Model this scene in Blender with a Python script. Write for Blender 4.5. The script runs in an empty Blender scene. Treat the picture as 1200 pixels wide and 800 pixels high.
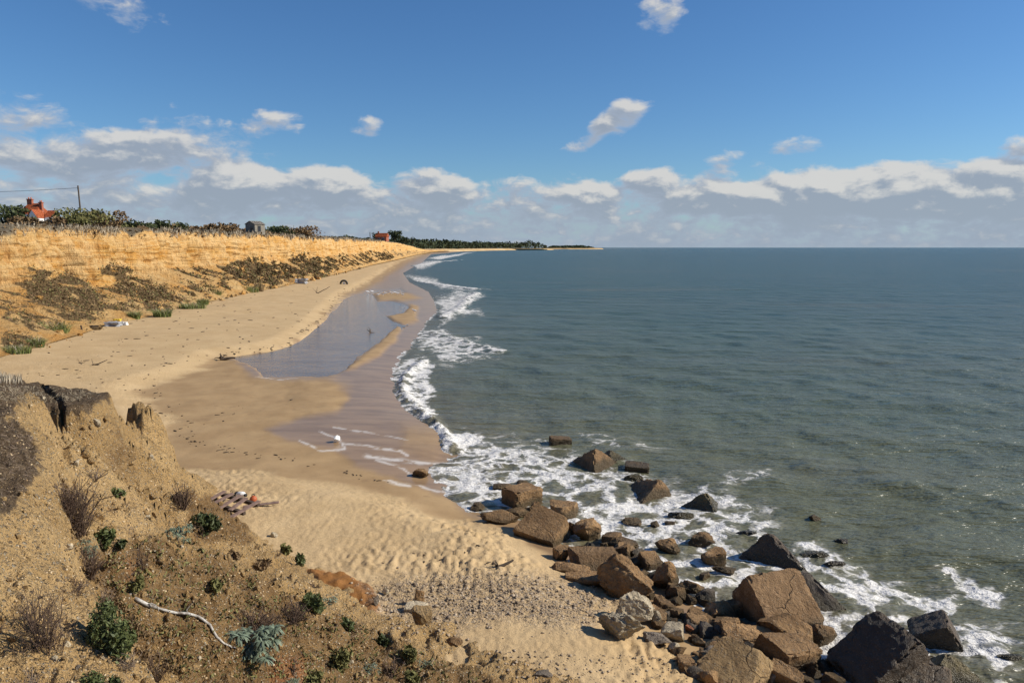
import bpy, bmesh, math, random
import numpy as np
from mathutils import Vector, Matrix, Euler

R = math.radians
scene = bpy.context.scene
COL = scene.collection

# ------------------------------------------------------------------ camera
CH, FPX, PITCH = 8.0, 870.0, math.atan(110 / 870.0)
cam = bpy.data.cameras.new('camera')
cam.sensor_width = 36.0
cam.lens = 36.0 * FPX / 1200.0
cam.clip_start, cam.clip_end = 0.1, 120000.0
camo = bpy.data.objects.new('camera', cam)
COL.objects.link(camo)
camo.location = (0, 0, CH)
camo.rotation_euler = (math.pi / 2 - PITCH, 0, 0)
scene.camera = camo

# ------------------------------------------------------------------ light and exposure
SUN_AZ, SUN_EL = R(88), R(33)
sun_dir = Vector((math.sin(SUN_AZ) * math.cos(SUN_EL), math.cos(SUN_AZ) * math.cos(SUN_EL), math.sin(SUN_EL)))
sl = bpy.data.lights.new('sun', 'SUN')
sl.energy, sl.angle, sl.color = 5.0, R(0.5), (1.0, 0.925, 0.80)
so = bpy.data.objects.new('sun', sl)
COL.objects.link(so)
so.rotation_euler = (-sun_dir).to_track_quat('-Z', 'Y').to_euler()
so.location = (60, 0, 40)
scene.view_settings.view_transform = 'Standard'
scene.view_settings.look = 'None'
scene.view_settings.exposure = 0.22
scene.view_settings.gamma = 1.0
scene.view_settings.use_curve_mapping = False

# ------------------------------------------------------------------ node helpers
def nd(nt, t, ins=None, **props):
    n = nt.nodes.new('ShaderNode' + t)
    for k, v in props.items():
        setattr(n, k, v)
    for k, v in (ins or {}).items():
        s = n.inputs[k]
        if isinstance(v, bpy.types.NodeSocket):
            nt.links.new(v, s)
        else:
            s.default_value = v
    return n

def mth(nt, op, a, b=0.0, c=None, clamp=False):
    i = {0: a, 1: b}
    if c is not None:
        i[2] = c
    return nd(nt, 'Math', i, operation=op, use_clamp=clamp).outputs[0]

def vmth(nt, op, a, b=(0, 0, 0)):
    n = nd(nt, 'VectorMath', {0: a, 1: b}, operation=op)
    return n.outputs['Value'] if op in ('LENGTH', 'DOT_PRODUCT', 'DISTANCE') else n.outputs[0]

def mixc(nt, f, a, b, blend='MIX'):
    n = nt.nodes.new('ShaderNodeMix')
    n.data_type = 'RGBA'
    n.blend_type = blend
    n.clamp_factor = True
    for idx, v in ((0, f), (6, a), (7, b)):
        s = n.inputs[idx]
        if isinstance(v, bpy.types.NodeSocket):
            nt.links.new(v, s)
        elif idx == 0:
            s.default_value = v
        else:
            s.default_value = (*v, 1) if len(v) == 3 else v
    return n.outputs[2]

def sstep(nt, x, a, b, lo=0.0, hi=1.0):
    return nd(nt, 'MapRange', {0: x, 1: a, 2: b, 3: lo, 4: hi}, interpolation_type='SMOOTHSTEP', clamp=True).outputs[0]

def noise(nt, vec, scale, detail=4.0, rough=0.55, dist=0.0):
    return nd(nt, 'TexNoise', {'Vector': vec, 'Scale': scale, 'Detail': detail, 'Roughness': rough, 'Distortion': dist}).outputs[0]

def attr(nt, name):
    return nd(nt, 'Attribute', attribute_name=name).outputs['Fac']

def pos(nt):
    return nd(nt, 'NewGeometry').outputs['Position']

def scaled(nt, v, s):
    return vmth(nt, 'MULTIPLY', v, s)

# ------------------------------------------------------------------ pixel <-> world (authoring only)
cp, sp = math.cos(PITCH), math.sin(PITCH)
def ray(px, py):
    u = (np.asarray(px, float) - 600) / FPX
    v = (400 - np.asarray(py, float)) / FPX
    return u, cp + v * sp, -sp + v * cp
def PZ(px, py, z=0.0):
    dx, dy, dz = ray(px, py)
    t = (z - CH) / dz
    return dx * t, dy * t
def PD(px, py, D):
    dx, dy, dz = ray(px, py)
    t = D / dy
    return np.array([dx * t, dy * t, CH + dz * t])
def proj(x, y, z):
    zc = y * cp - (z - CH) * sp
    vc = y * sp + (z - CH) * cp
    zc = np.maximum(zc, 0.05)
    return 600 + FPX * x / zc, 400 - FPX * vc / zc

# ------------------------------------------------------------------ sky
world = bpy.data.worlds.new('World')
scene.world = world
world.use_nodes = True
def build_sky():
    nt = world.node_tree
    sky = nd(nt, 'TexSky', sky_type='NISHITA', sun_disc=False, sun_elevation=SUN_EL, sun_rotation=SUN_AZ,
             air_density=1.0, dust_density=0.25, ozone_density=2.6, altitude=0.0)
    hsv = nd(nt, 'HueSaturation', {'Saturation': 1.12, 'Value': 1.0, 'Color': sky.outputs[0]})
    d = nd(nt, 'TexCoord').outputs['Generated']
    sx = nd(nt, 'SeparateXYZ', {0: d})
    az = mth(nt, 'ARCTAN2', sx.outputs[0], sx.outputs[1])
    el = mth(nt, 'ARCSINE', sx.outputs[2])
    uv = nd(nt, 'CombineXYZ', {0: az, 1: el, 2: 0.0}).outputs[0]
    # one node group gives the cloud density at a direction
    g = bpy.data.node_groups.new('cloud_density', 'ShaderNodeTree')
    g.interface.new_socket('uv', in_out='INPUT', socket_type='NodeSocketVector')
    g.interface.new_socket('density', in_out='OUTPUT', socket_type='NodeSocketFloat')
    gi, go = g.nodes.new('NodeGroupInput'), g.nodes.new('NodeGroupOutput')
    p = gi.outputs[0]
    warp = nd(g, 'TexNoise', {'Vector': scaled(g, p, (1, 1.6, 1)), 'Scale': 14.0, 'Detail': 3.0})
    w = vmth(g, 'SUBTRACT', warp.outputs['Color'], (0.5, 0.5, 0.5))
    pw = vmth(g, 'ADD', p, scaled(g, w, (0.045, 0.022, 0.0)))
    q = scaled(g, pw, (1.0, 1.9, 1.0))
    n1 = noise(g, q, 9.0, 6.0, 0.56)
    n2 = noise(g, vmth(g, 'ADD', q, (3.1, 1.7, 0)), 34.0, 4.0, 0.58)
    n = mth(g, 'ADD', mth(g, 'MULTIPLY', n1, 0.58), mth(g, 'MULTIPLY', n2, 0.42))
    sp_ = nd(g, 'SeparateXYZ', {0: p})
    elv = sp_.outputs[1]
    azv = sp_.outputs[0]
    # bank of cloud along the horizon, its top uneven in azimuth
    topn = noise(g, nd(g, 'CombineXYZ', {0: azv, 1: 0.0, 2: 4.0}).outputs[0], 5.0, 3.0, 0.5)
    top = mth(g, 'MULTIPLY_ADD', topn, 0.050, 0.072)
    rel = mth(g, 'DIVIDE', elv, top)
    bank = sstep(g, rel, 1.22, 0.62)
    bias = mth(g, 'MULTIPLY_ADD', bank, 0.325, -0.20)
    acc = None
    for (px, py, rx, ry, rot, amp) in [
            (60, 170, 185, 40, 0, .25), (165, 180, 95, 28, 0, .18), (15, 124, 80, 26, 0, .21), (150, 14, 90, 34, .2, .19),
            (328, 143, 54, 22, 0, .27), (426, 150, 32, 24, 0, .25), (245, 160, 100, 44, .3, .22), (276, 209, 62, 24, 0, .28),
            (384, 211, 58, 24, 0, .28), (507, 214, 58, 26, .1, .30), (727, 137, 46, 27, -.3, .30), (684, 164, 46, 20, -.55, .25),
            (774, 14, 46, 34, 0, .30), (862, 188, 56, 22, 0, .20), (933, 171, 46, 17, 0, .22), (760, 209, 42, 19, 0, .28),
            (694, 227, 44, 18, 0, .25), (1205, 167, 34, 16, 0, .27), (1110, 216, 190, 40, 0, .25), (950, 226, 130, 34, 0, .22),
            (835, 232, 90, 26, 0, .15), (612, 156, 22, 18, 0, .10), (330, 226, 150, 28, 0, .12)]:
        dx, dy, dz = ray(px, py)
        a0 = math.atan2(dx, dy)
        e0 = math.atan2(dz, math.hypot(dx, dy))
        v = vmth(g, 'SUBTRACT', p, (a0, e0, 0))
        if rot:
            v = nd(g, 'VectorRotate', {'Vector': v, 'Angle': rot}, rotation_type='Z_AXIS').outputs[0]
        v = scaled(g, v, (FPX / rx, FPX / ry, 0))
        b = sstep(g, vmth(g, 'LENGTH', v), 1.0, 0.30, 0.0, amp)
        acc = b if acc is None else mth(g, 'ADD', acc, b)
    # elsewhere round the sky the odd small cumulus goes on
    wide = sstep(g, noise(g, scaled(g, p, (1, 2, 1)), 2.6, 2.0, 0.5), 0.56, 0.72, 0.0, 0.16)
    outside = sstep(g, mth(g, 'ABSOLUTE', azv), 0.66, 0.9)
    acc = mth(g, 'ADD', acc, mth(g, 'MULTIPLY', wide, outside))
    dens = mth(g, 'ADD', mth(g, 'ADD', n, bias), acc)
    g.links.new(dens, go.inputs[0])

    def density(vec):
        k = nt.nodes.new('ShaderNodeGroup')
        k.node_tree = g
        nt.links.new(vec, k.inputs[0])
        return k.outputs[0]
    d0 = density(uv)
    d1 = density(vmth(nt, 'ADD', uv, (0.007, 0.010, 0)))
    cover = sstep(nt, d0, 0.455, 0.64)
    lit = sstep(nt, mth(nt, 'SUBTRACT', d0, d1), -0.01, 0.19)
    thick = sstep(nt, d0, 0.50, 0.72)
    grey = mixc(nt, thick, (4.3, 5.0, 6.2), (3.3, 3.85, 4.7))
    ccol = mixc(nt, lit, grey, (7.0, 6.9, 6.7))
    lowf = sstep(nt, el, 0.075, 0.0)
    ccol = mixc(nt, mth(nt, 'MULTIPLY', lowf, 0.62), ccol, (3.35, 4.15, 5.2))
    cov = mth(nt, 'MULTIPLY', cover, sstep(nt, el, -0.01, 0.004, 0.0, 0.93))
    hz = sstep(nt, el, 0.06, -0.005, 0.0, 0.72)
    base = mixc(nt, hz, mixc(nt, 1.0, hsv.outputs[0], (.66, .89, 1.12), 'MULTIPLY'), (3.8, 4.9, 6.2))
    colr = mixc(nt, cov, base, ccol)
    bg = nt.nodes['Background']
    nt.links.new(colr, bg.inputs[0])
    bg.inputs[1].default_value = 0.082
build_sky()

# ------------------------------------------------------------------ numpy noise
_rng = np.random.RandomState(7)
_perm = _rng.permutation(4096)
_gx, _gy = np.cos(np.linspace(0, 2 * np.pi, 4096, endpoint=False)), np.sin(np.linspace(0, 2 * np.pi, 4096, endpoint=False))
def perlin(x, y, seed=0):
    x = np.asarray(x, float) + seed * 17.31
    y = np.asarray(y, float) - seed * 9.77
    xi, yi = np.floor(x).astype(np.int64), np.floor(y).astype(np.int64)
    xf, yf = x - xi, y - yi
    def g(ix, iy, fx, fy):
        h = _perm[(_perm[ix & 4095] + iy) & 4095]
        return _gx[h] * fx + _gy[h] * fy
    u = xf * xf * xf * (xf * (xf * 6 - 15) + 10)
    v = yf * yf * yf * (yf * (yf * 6 - 15) + 10)
    a = g(xi, yi, xf, yf); b = g(xi + 1, yi, xf - 1, yf)
    c = g(xi, yi + 1, xf, yf - 1); d = g(xi + 1, yi + 1, xf - 1, yf - 1)
    return (a + u * (b - a) + v * ((c + u * (d - c)) - (a + u * (b - a)))) * 1.5
def fbm(x, y, o=4, seed=0, gain=0.5, lac=2.03):
    s, a = 0, 1.0
    for i in range(o):
        s = s + a * perlin(x * lac ** i, y * lac ** i, seed + i)
        a *= gain
    return s
def ss(x, a, b):
    t = np.clip((x - a) / (b - a), 0, 1)
    return t * t * (3 - 2 * t)

def seg_dist(x, y, poly, closed=False):
    pts = np.asarray(poly, float)
    best = np.full(np.shape(x), 1e9)
    n = len(pts) if closed else len(pts) - 1
    for i in range(n):
        a, b = pts[i], pts[(i + 1) % len(pts)]
        ab = b - a
        t = np.clip(((x - a[0]) * ab[0] + (y - a[1]) * ab[1]) / (ab @ ab + 1e-12), 0, 1)
        best = np.minimum(best, (x - a[0] - t * ab[0]) ** 2 + (y - a[1] - t * ab[1]) ** 2)
    return np.sqrt(best)
def inside(x, y, poly):
    pts = np.asarray(poly, float)
    c = np.zeros(np.shape(x), bool)
    for i in range(len(pts)):
        (x1, y1), (x2, y2) = pts[i], pts[(i + 1) % len(pts)]
        if y1 == y2:
            continue
        c ^= ((y1 > y) != (y2 > y)) & (x < (x2 - x1) * (y - y1) / (y2 - y1) + x1)
    return c
def sdf(x, y, poly):                       # positive inside
    d = seg_dist(x, y, poly, True)
    return np.where(inside(x, y, poly), d, -d)

# ------------------------------------------------------------------ mesh helpers
def link(o, parent=None):
    COL.objects.link(o)
    if parent is not None:
        o.parent = parent
    return o
def tag(o, label=None, category=None, group=None, kind=None):
    if label: o['label'] = label
    if category: o['category'] = category
    if group: o['group'] = group
    if kind: o['kind'] = kind
    return o
def empty(name, loc=(0, 0, 0), rz=0.0):
    o = bpy.data.objects.new(name, None)
    o.location = loc
    o.rotation_euler = (0, 0, rz)
    o.empty_display_size = 0.2
    return link(o)
def mesh_np(name, V, F, attrs=None, smooth=True, sharp=None):
    V = np.asarray(V, np.float32)
    F = np.asarray(F, np.int32)
    k = F.shape[1]
    me = bpy.data.meshes.new(name)
    me.vertices.add(len(V)); me.vertices.foreach_set('co', V.ravel())
    me.loops.add(F.size); me.loops.foreach_set('vertex_index', F.ravel())
    me.polygons.add(len(F)); me.polygons.foreach_set('loop_start', np.arange(0, F.size, k, dtype=np.int32))
    me.update(calc_edges=True)
    for nme, a in (attrs or {}).items():
        at = me.attributes.new(nme, 'FLOAT', 'POINT')
        at.data.foreach_set('value', np.asarray(a, np.float32).ravel())
    me.polygons.foreach_set('use_smooth', np.full(len(F), smooth, bool))
    if sharp:
        me.set_sharp_from_angle(angle=R(sharp))
    me.validate()
    return me
def obj(name, me, mat, parent=None, loc=(0, 0, 0), rot=(0, 0, 0)):
    if mat is not None and not me.materials:
        me.materials.append(mat)
    o = bpy.data.objects.new(name, me)
    o.location = loc
    o.rotation_euler = rot
    return link(o, parent)
def grid_faces(nr, nc):
    i = np.arange(nr * nc).reshape(nr, nc)
    return np.stack([i[:-1, :-1], i[:-1, 1:], i[1:, 1:], i[1:, :-1]], -1).reshape(-1, 4)

# ------------------------------------------------------------------ materials
def newmat(name):
    m = bpy.data.materials.new(name)
    m.use_nodes = True
    nt = m.node_tree
    return m, nt, nt.nodes['Principled BSDF']
def setp(nt, b, **kw):
    for k, v in kw.items():
        s = b.inputs[k.replace('_', ' ')]
        if isinstance(v, bpy.types.NodeSocket):
            nt.links.new(v, s)
        else:
            s.default_value = (*v, 1) if isinstance(v, tuple) and len(v) == 3 and s.type == 'RGBA' else v
def bump(nt, h, strength, dist, normal=None):
    i = {'Height': h, 'Strength': strength, 'Distance': dist}
    if normal is not None:
        i['Normal'] = normal
    return nd(nt, 'Bump', i).outputs[0]

def mat_sand():
    m, nt, b = newmat('sand')
    p = pos(nt)
    dry, film, shing, fl, clay = (attr(nt, a) for a in ('dry', 'film', 'shingle', 'foamline', 'clay'))
    n1 = noise(nt, p, 0.6, 5, 0.6)
    n2 = noise(nt, p, 9.0, 4, 0.6)
    n3 = noise(nt, p, 70.0, 3, 0.6)
    drya = mixc(nt, sstep(nt, n1, .3, .7), (.47, .325, .165), (.54, .385, .205))
    drya = mixc(nt, mth(nt, 'MULTIPLY', sstep(nt, n2, .5, .75), .35), drya, (.36, .25, .13))
    drya = mixc(nt, mth(nt, 'MULTIPLY', sstep(nt, n3, .62, .75), .5), drya, (.22, .16, .10))
    dampc = mixc(nt, sstep(nt, n1, .3, .7), (.32, .208, .102), (.40, .268, .135))
    dampc = mixc(nt, mth(nt, 'MULTIPLY', sstep(nt, noise(nt, scaled(nt, p, (1, 1, 1)), 1.7, 5, .65), .56, .72), .45), dampc, (.235, .150, .078))
    wetc = mixc(nt, sstep(nt, noise(nt, scaled(nt, p, (.5, 1.8, 1)), .8, 5, .65), .3, .7), (.235, .148, .076), (.34, .22, .116))
    c = mixc(nt, film, dampc, wetc)
    c = mixc(nt, dry, c, drya)
    c = mixc(nt, clay, c, mixc(nt, n2, (.20, .085, .022), (.34, .155, .045)))
    v = nd(nt, 'TexVoronoi', {'Vector': p, 'Scale': 22.0, 'Randomness': 1.0})
    pe = nd(nt, 'ValToRGB', {0: nd(nt, 'SeparateXYZ', {0: v.outputs['Color']}).outputs[0]})
    cr = pe.color_ramp
    cr.elements[0].color = (.10, .075, .06, 1); cr.elements[1].color = (.50, .45, .38, 1)
    e = cr.elements.new(.45); e.color = (.22, .165, .12, 1)
    e = cr.elements.new(.8); e.color = (.30, .22, .14, 1)
    sh = mth(nt, 'MULTIPLY', mth(nt, 'MULTIPLY', shing, .7), sstep(nt, n2, .34, .60))
    c = mixc(nt, sh, c, pe.outputs[0])
    c = mixc(nt, mth(nt, 'MULTIPLY', fl, sstep(nt, noise(nt, p, 2.3, 4, .6), .36, .55)), c, (.80, .77, .72))
    bh = mth(nt, 'ADD', mth(nt, 'MULTIPLY', n2, .6), mth(nt, 'MULTIPLY', n3, .25))
    bh = mth(nt, 'ADD', bh, mth(nt, 'MULTIPLY', sh, mth(nt, 'SUBTRACT', 1.0, v.outputs['Distance'])))
    st = mth(nt, 'MULTIPLY_ADD', dry, .65, .18)
    st = mth(nt, 'MULTIPLY', st, mth(nt, 'SUBTRACT', 1.0, mth(nt, 'MULTIPLY', film, .9)))
    nb = bump(nt, bh, st, 0.06)
    cn = bump(nt, noise(nt, scaled(nt, p, (1.6, .8, 1)), 2.2, 3, .5), .10, 0.05)
    rg = mth(nt, 'SUBTRACT', .92, mth(nt, 'MULTIPLY', film, .35))
    setp(nt, b, Base_Color=c, Roughness=rg, Normal=nb, Coat_Roughness=.16, Coat_IOR=1.33, Coat_Normal=cn,
         Coat_Weight=mth(nt, 'MULTIPLY', mth(nt, 'MULTIPLY', film, .52), mth(nt, 'SUBTRACT', 1.0, mth(nt, 'MULTIPLY', fl, .8))))
    b.inputs['Specular IOR Level'].default_value = .25
    return m

def mat_sea():
    m, nt, b = newmat('sea_water')
    p = pos(nt)
    foam, shore, far = attr(nt, 'foam'), attr(nt, 'shore'), attr(nt, 'far')
    big = noise(nt, scaled(nt, p, (.35, 1, 1)), .02, 4, .6)
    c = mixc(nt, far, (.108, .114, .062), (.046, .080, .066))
    c = mixc(nt, mth(nt, 'MULTIPLY', sstep(nt, big, .42, .68), .40), c, (.046, .086, .064))
    c = mixc(nt, mth(nt, 'MULTIPLY', sstep(nt, noise(nt, scaled(nt, p, (.25, 1, 1)), .055, 4, .6), .54, .72), .45), c, (.125, .112, .068))
    c = mixc(nt, mth(nt, 'MULTIPLY', shore, mth(nt, 'MULTIPLY_ADD', noise(nt, p, .5, 3, .6), .8, .2)), c, (.155, .120, .070))
    # foam: warped cells give the lace, a mask says where
    wn = nd(nt, 'TexNoise', {'Vector': p, 'Scale': .9, 'Detail': 4.0, 'Roughness': .6})
    w = vmth(nt, 'SUBTRACT', wn.outputs['Color'], (.5, .5, .5))
    q = vmth(nt, 'ADD', scaled(nt, p, (1, 1, 0)), scaled(nt, w, (1.7, 1.7, 0)))
    ve = nd(nt, 'TexVoronoi', {'Vector': q, 'Scale': .85}, feature='DISTANCE_TO_EDGE').outputs[0]
    ve2 = nd(nt, 'TexVoronoi', {'Vector': q, 'Scale': 2.6}, feature='DISTANCE_TO_EDGE').outputs[0]
    fn = noise(nt, q, .55, 5, .62)
    lace = mth(nt, 'SUBTRACT', 1.0, sstep(nt, ve, .0, .30))
    lace2 = mth(nt, 'SUBTRACT', 1.0, sstep(nt, ve2, .0, .28))
    s = mth(nt, 'ADD', mth(nt, 'MULTIPLY', lace, .42), mth(nt, 'MULTIPLY', lace2, .22))
    s = mth(nt, 'ADD', s, mth(nt, 'MULTIPLY', fn, .75))
    thr = mth(nt, 'MULTIPLY_ADD', foam, -.95, 1.31)
    s = mth(nt, 'SUBTRACT', s, thr)
    f = sstep(nt, s, .0, .26)
    f = mth(nt, 'MULTIPLY', f, sstep(nt, foam, .02, .25))
    thin = mth(nt, 'MULTIPLY', sstep(nt, s, -.30, .05), mth(nt, 'MULTIPLY', sstep(nt, foam, .1, .5), .22))
    c = mixc(nt, thin, c, (.42, .39, .32))
    fcol = mixc(nt, noise(nt, p, 5.0, 3, .6), (.62, .58, .51), (.86, .85, .83))
    c = mixc(nt, f, c, fcol)
    # ripples
    rp = scaled(nt, p, (.45, 1.35, 1))
    h = mth(nt, 'ADD', mth(nt, 'MULTIPLY', noise(nt, rp, 1.1, 4, .62), .52), mth(nt, 'MULTIPLY', noise(nt, rp, 4.2, 3, .6), .17))
    h = mth(nt, 'ADD', h, mth(nt, 'MULTIPLY', noise(nt, rp, .17, 3, .55), 1.5))
    nb = bump(nt, h, 1.0, .70)
    fb = bump(nt, noise(nt, p, 6.0, 4, .7), mth(nt, 'MULTIPLY', f, .8), .10, nb)
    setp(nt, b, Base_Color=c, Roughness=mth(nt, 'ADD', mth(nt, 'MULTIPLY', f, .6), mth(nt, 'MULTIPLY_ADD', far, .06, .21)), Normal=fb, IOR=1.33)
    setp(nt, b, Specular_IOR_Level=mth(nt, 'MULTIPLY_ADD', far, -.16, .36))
    return m

def mat_pool():
    m, nt, b = newmat('pool_water')
    p = pos(nt)
    h = noise(nt, scaled(nt, p, (.8, 1.6, 1)), 1.6, 4, .6)
    c = mixc(nt, sstep(nt, noise(nt, scaled(nt, p, (.5, 1.6, 1)), .35, 4, .6), .35, .65), (.15, .112, .078), (.215, .158, .105))
    setp(nt, b, Base_Color=c, Roughness=.08, IOR=1.33, Normal=bump(nt, h, .30, .12), Specular_IOR_Level=.5)
    return m

def mat_bluff():
    m, nt, b = newmat('bluff_earth')
    p = pos(nt)
    dark, brown, red = attr(nt, 'dark'), attr(nt, 'brown'), attr(nt, 'red')
    n1 = noise(nt, p, .9, 6, .62)
    n2 = noise(nt, p, 6.0, 6, .68)
    n3 = noise(nt, p, 45.0, 4, .65)
    ochre = mixc(nt, sstep(nt, n1, .32, .68), (.45, .285, .120), (.61, .41, .19))
    ochre = mixc(nt, mth(nt, 'MULTIPLY', sstep(nt, n2, .55, .75), .7), ochre, (.46, .27, .10))
    ochre = mixc(nt, mth(nt, 'MULTIPLY', sstep(nt, n2, .45, .30), .5), ochre, (.29, .175, .072))
    br = mixc(nt, sstep(nt, n2, .3, .7), (.165, .094, .038), (.33, .200, .086))
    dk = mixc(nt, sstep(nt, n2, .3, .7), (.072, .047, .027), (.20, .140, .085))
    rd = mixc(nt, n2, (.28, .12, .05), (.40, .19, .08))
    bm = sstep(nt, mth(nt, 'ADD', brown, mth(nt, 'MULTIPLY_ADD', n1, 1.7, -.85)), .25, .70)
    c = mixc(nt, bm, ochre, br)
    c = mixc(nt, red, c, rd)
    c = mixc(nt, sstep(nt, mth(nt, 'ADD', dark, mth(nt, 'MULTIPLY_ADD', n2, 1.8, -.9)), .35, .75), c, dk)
    # gravel in the earth
    def peb(scale, keep, c):
        v = nd(nt, 'TexVoronoi', {'Vector': p, 'Scale': scale})
        sx = nd(nt, 'SeparateXYZ', {0: v.outputs['Color']})
        on = mth(nt, 'MULTIPLY', mth(nt, 'GREATER_THAN', sx.outputs[0], keep), sstep(nt, v.outputs['Distance'], .42, .30))
        on = mth(nt, 'MULTIPLY', on, mth(nt, 'SUBTRACT', 1.0, mth(nt, 'MULTIPLY', dark, .7)))
        r = nd(nt, 'ValToRGB', {0: sx.outputs[1]})
        r.color_ramp.elements[0].color = (.16, .11, .07, 1)
        r.color_ramp.elements[1].color = (.58, .50, .37, 1)
        e = r.color_ramp.elements.new(.5); e.color = (.36, .26, .15, 1)
        return mixc(nt, on, c, r.outputs[0]), on
    c, o1 = peb(26.0, .60, c)
    c, o2 = peb(60.0, .55, c)
    h = mth(nt, 'ADD', mth(nt, 'MULTIPLY', n2, 2.2), mth(nt, 'MULTIPLY', n3, .35))
    h = mth(nt, 'ADD', h, mth(nt, 'ADD', mth(nt, 'MULTIPLY', o1, .35), mth(nt, 'MULTIPLY', o2, .2)))
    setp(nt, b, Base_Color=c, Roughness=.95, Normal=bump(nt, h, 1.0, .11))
    b.inputs['Specular IOR Level'].default_value = .12
    return m

def mat_cliff():
    m, nt, b = newmat('cliff_sand')
    p = pos(nt)
    veg, top, tal = attr(nt, 'veg'), attr(nt, 'turf'), attr(nt, 'talus')
    wob = noise(nt, p, .08, 3, .5)
    sx = nd(nt, 'SeparateXYZ', {0: p})
    zz = mth(nt, 'ADD', sx.outputs[2], mth(nt, 'MULTIPLY', wob, 3.0))
    strata = noise(nt, nd(nt, 'CombineXYZ', {0: mth(nt, 'MULTIPLY', sx.outputs[0], .03), 1: mth(nt, 'MULTIPLY', sx.outputs[1], .03), 2: zz}).outputs[0], 1.3, 5, .65)
    n1 = noise(nt, p, .35, 5, .6)
    n2 = noise(nt, scaled(nt, p, (1, 1, .35)), 2.2, 6, .72)
    c = nd(nt, 'ValToRGB', {0: strata})
    cr = c.color_ramp
    cr.elements[0].position = .28; cr.elements[0].color = (.40, .175, .035, 1)
    cr.elements[1].position = .72; cr.elements[1].color = (.70, .50, .25, 1)
    for q, col in ((.40, (.56, .27, .055, 1)), (.47, (.66, .42, .16, 1)), (.52, (.56, .26, .05, 1)), (.58, (.68, .45, .19, 1)), (.64, (.58, .30, .075, 1))):
        e = cr.elements.new(q); e.color = col
    cc = mixc(nt, mth(nt, 'MULTIPLY', sstep(nt, n1, .36, .62), .55), c.outputs[0], (.72, .52, .27))
    n4 = noise(nt, scaled(nt, p, (1, 1, .16)), 1.1, 5, .68)
    cc = mixc(nt, mth(nt, 'MULTIPLY', sstep(nt, n4, .50, .64), .5), cc, (.44, .20, .05))
    cc = mixc(nt, mth(nt, 'MULTIPLY', sstep(nt, n2, .50, .70), .6), cc, (.25, .125, .04))
    tc = mixc(nt, sstep(nt, n1, .35, .65), (.46, .25, .085), (.52, .35, .155))
    cc = mixc(nt, mth(nt, 'MULTIPLY', tal, .8), cc, tc)
    vg = mixc(nt, n2, (.10, .068, .032), (.22, .15, .075))
    cc = mixc(nt, sstep(nt, mth(nt, 'ADD', veg, mth(nt, 'MULTIPLY_ADD', n2, .8, -.4)), .35, .65), cc, vg)
    tf = mixc(nt, n2, (.13, .10, .055), (.30, .25, .18))
    cc = mixc(nt, top, cc, tf)
    setp(nt, b, Base_Color=cc, Roughness=.95, Normal=bump(nt, mth(nt, 'ADD', n2, strata), 1.0, .55))
    b.inputs['Specular IOR Level'].default_value = .1
    return m

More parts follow.
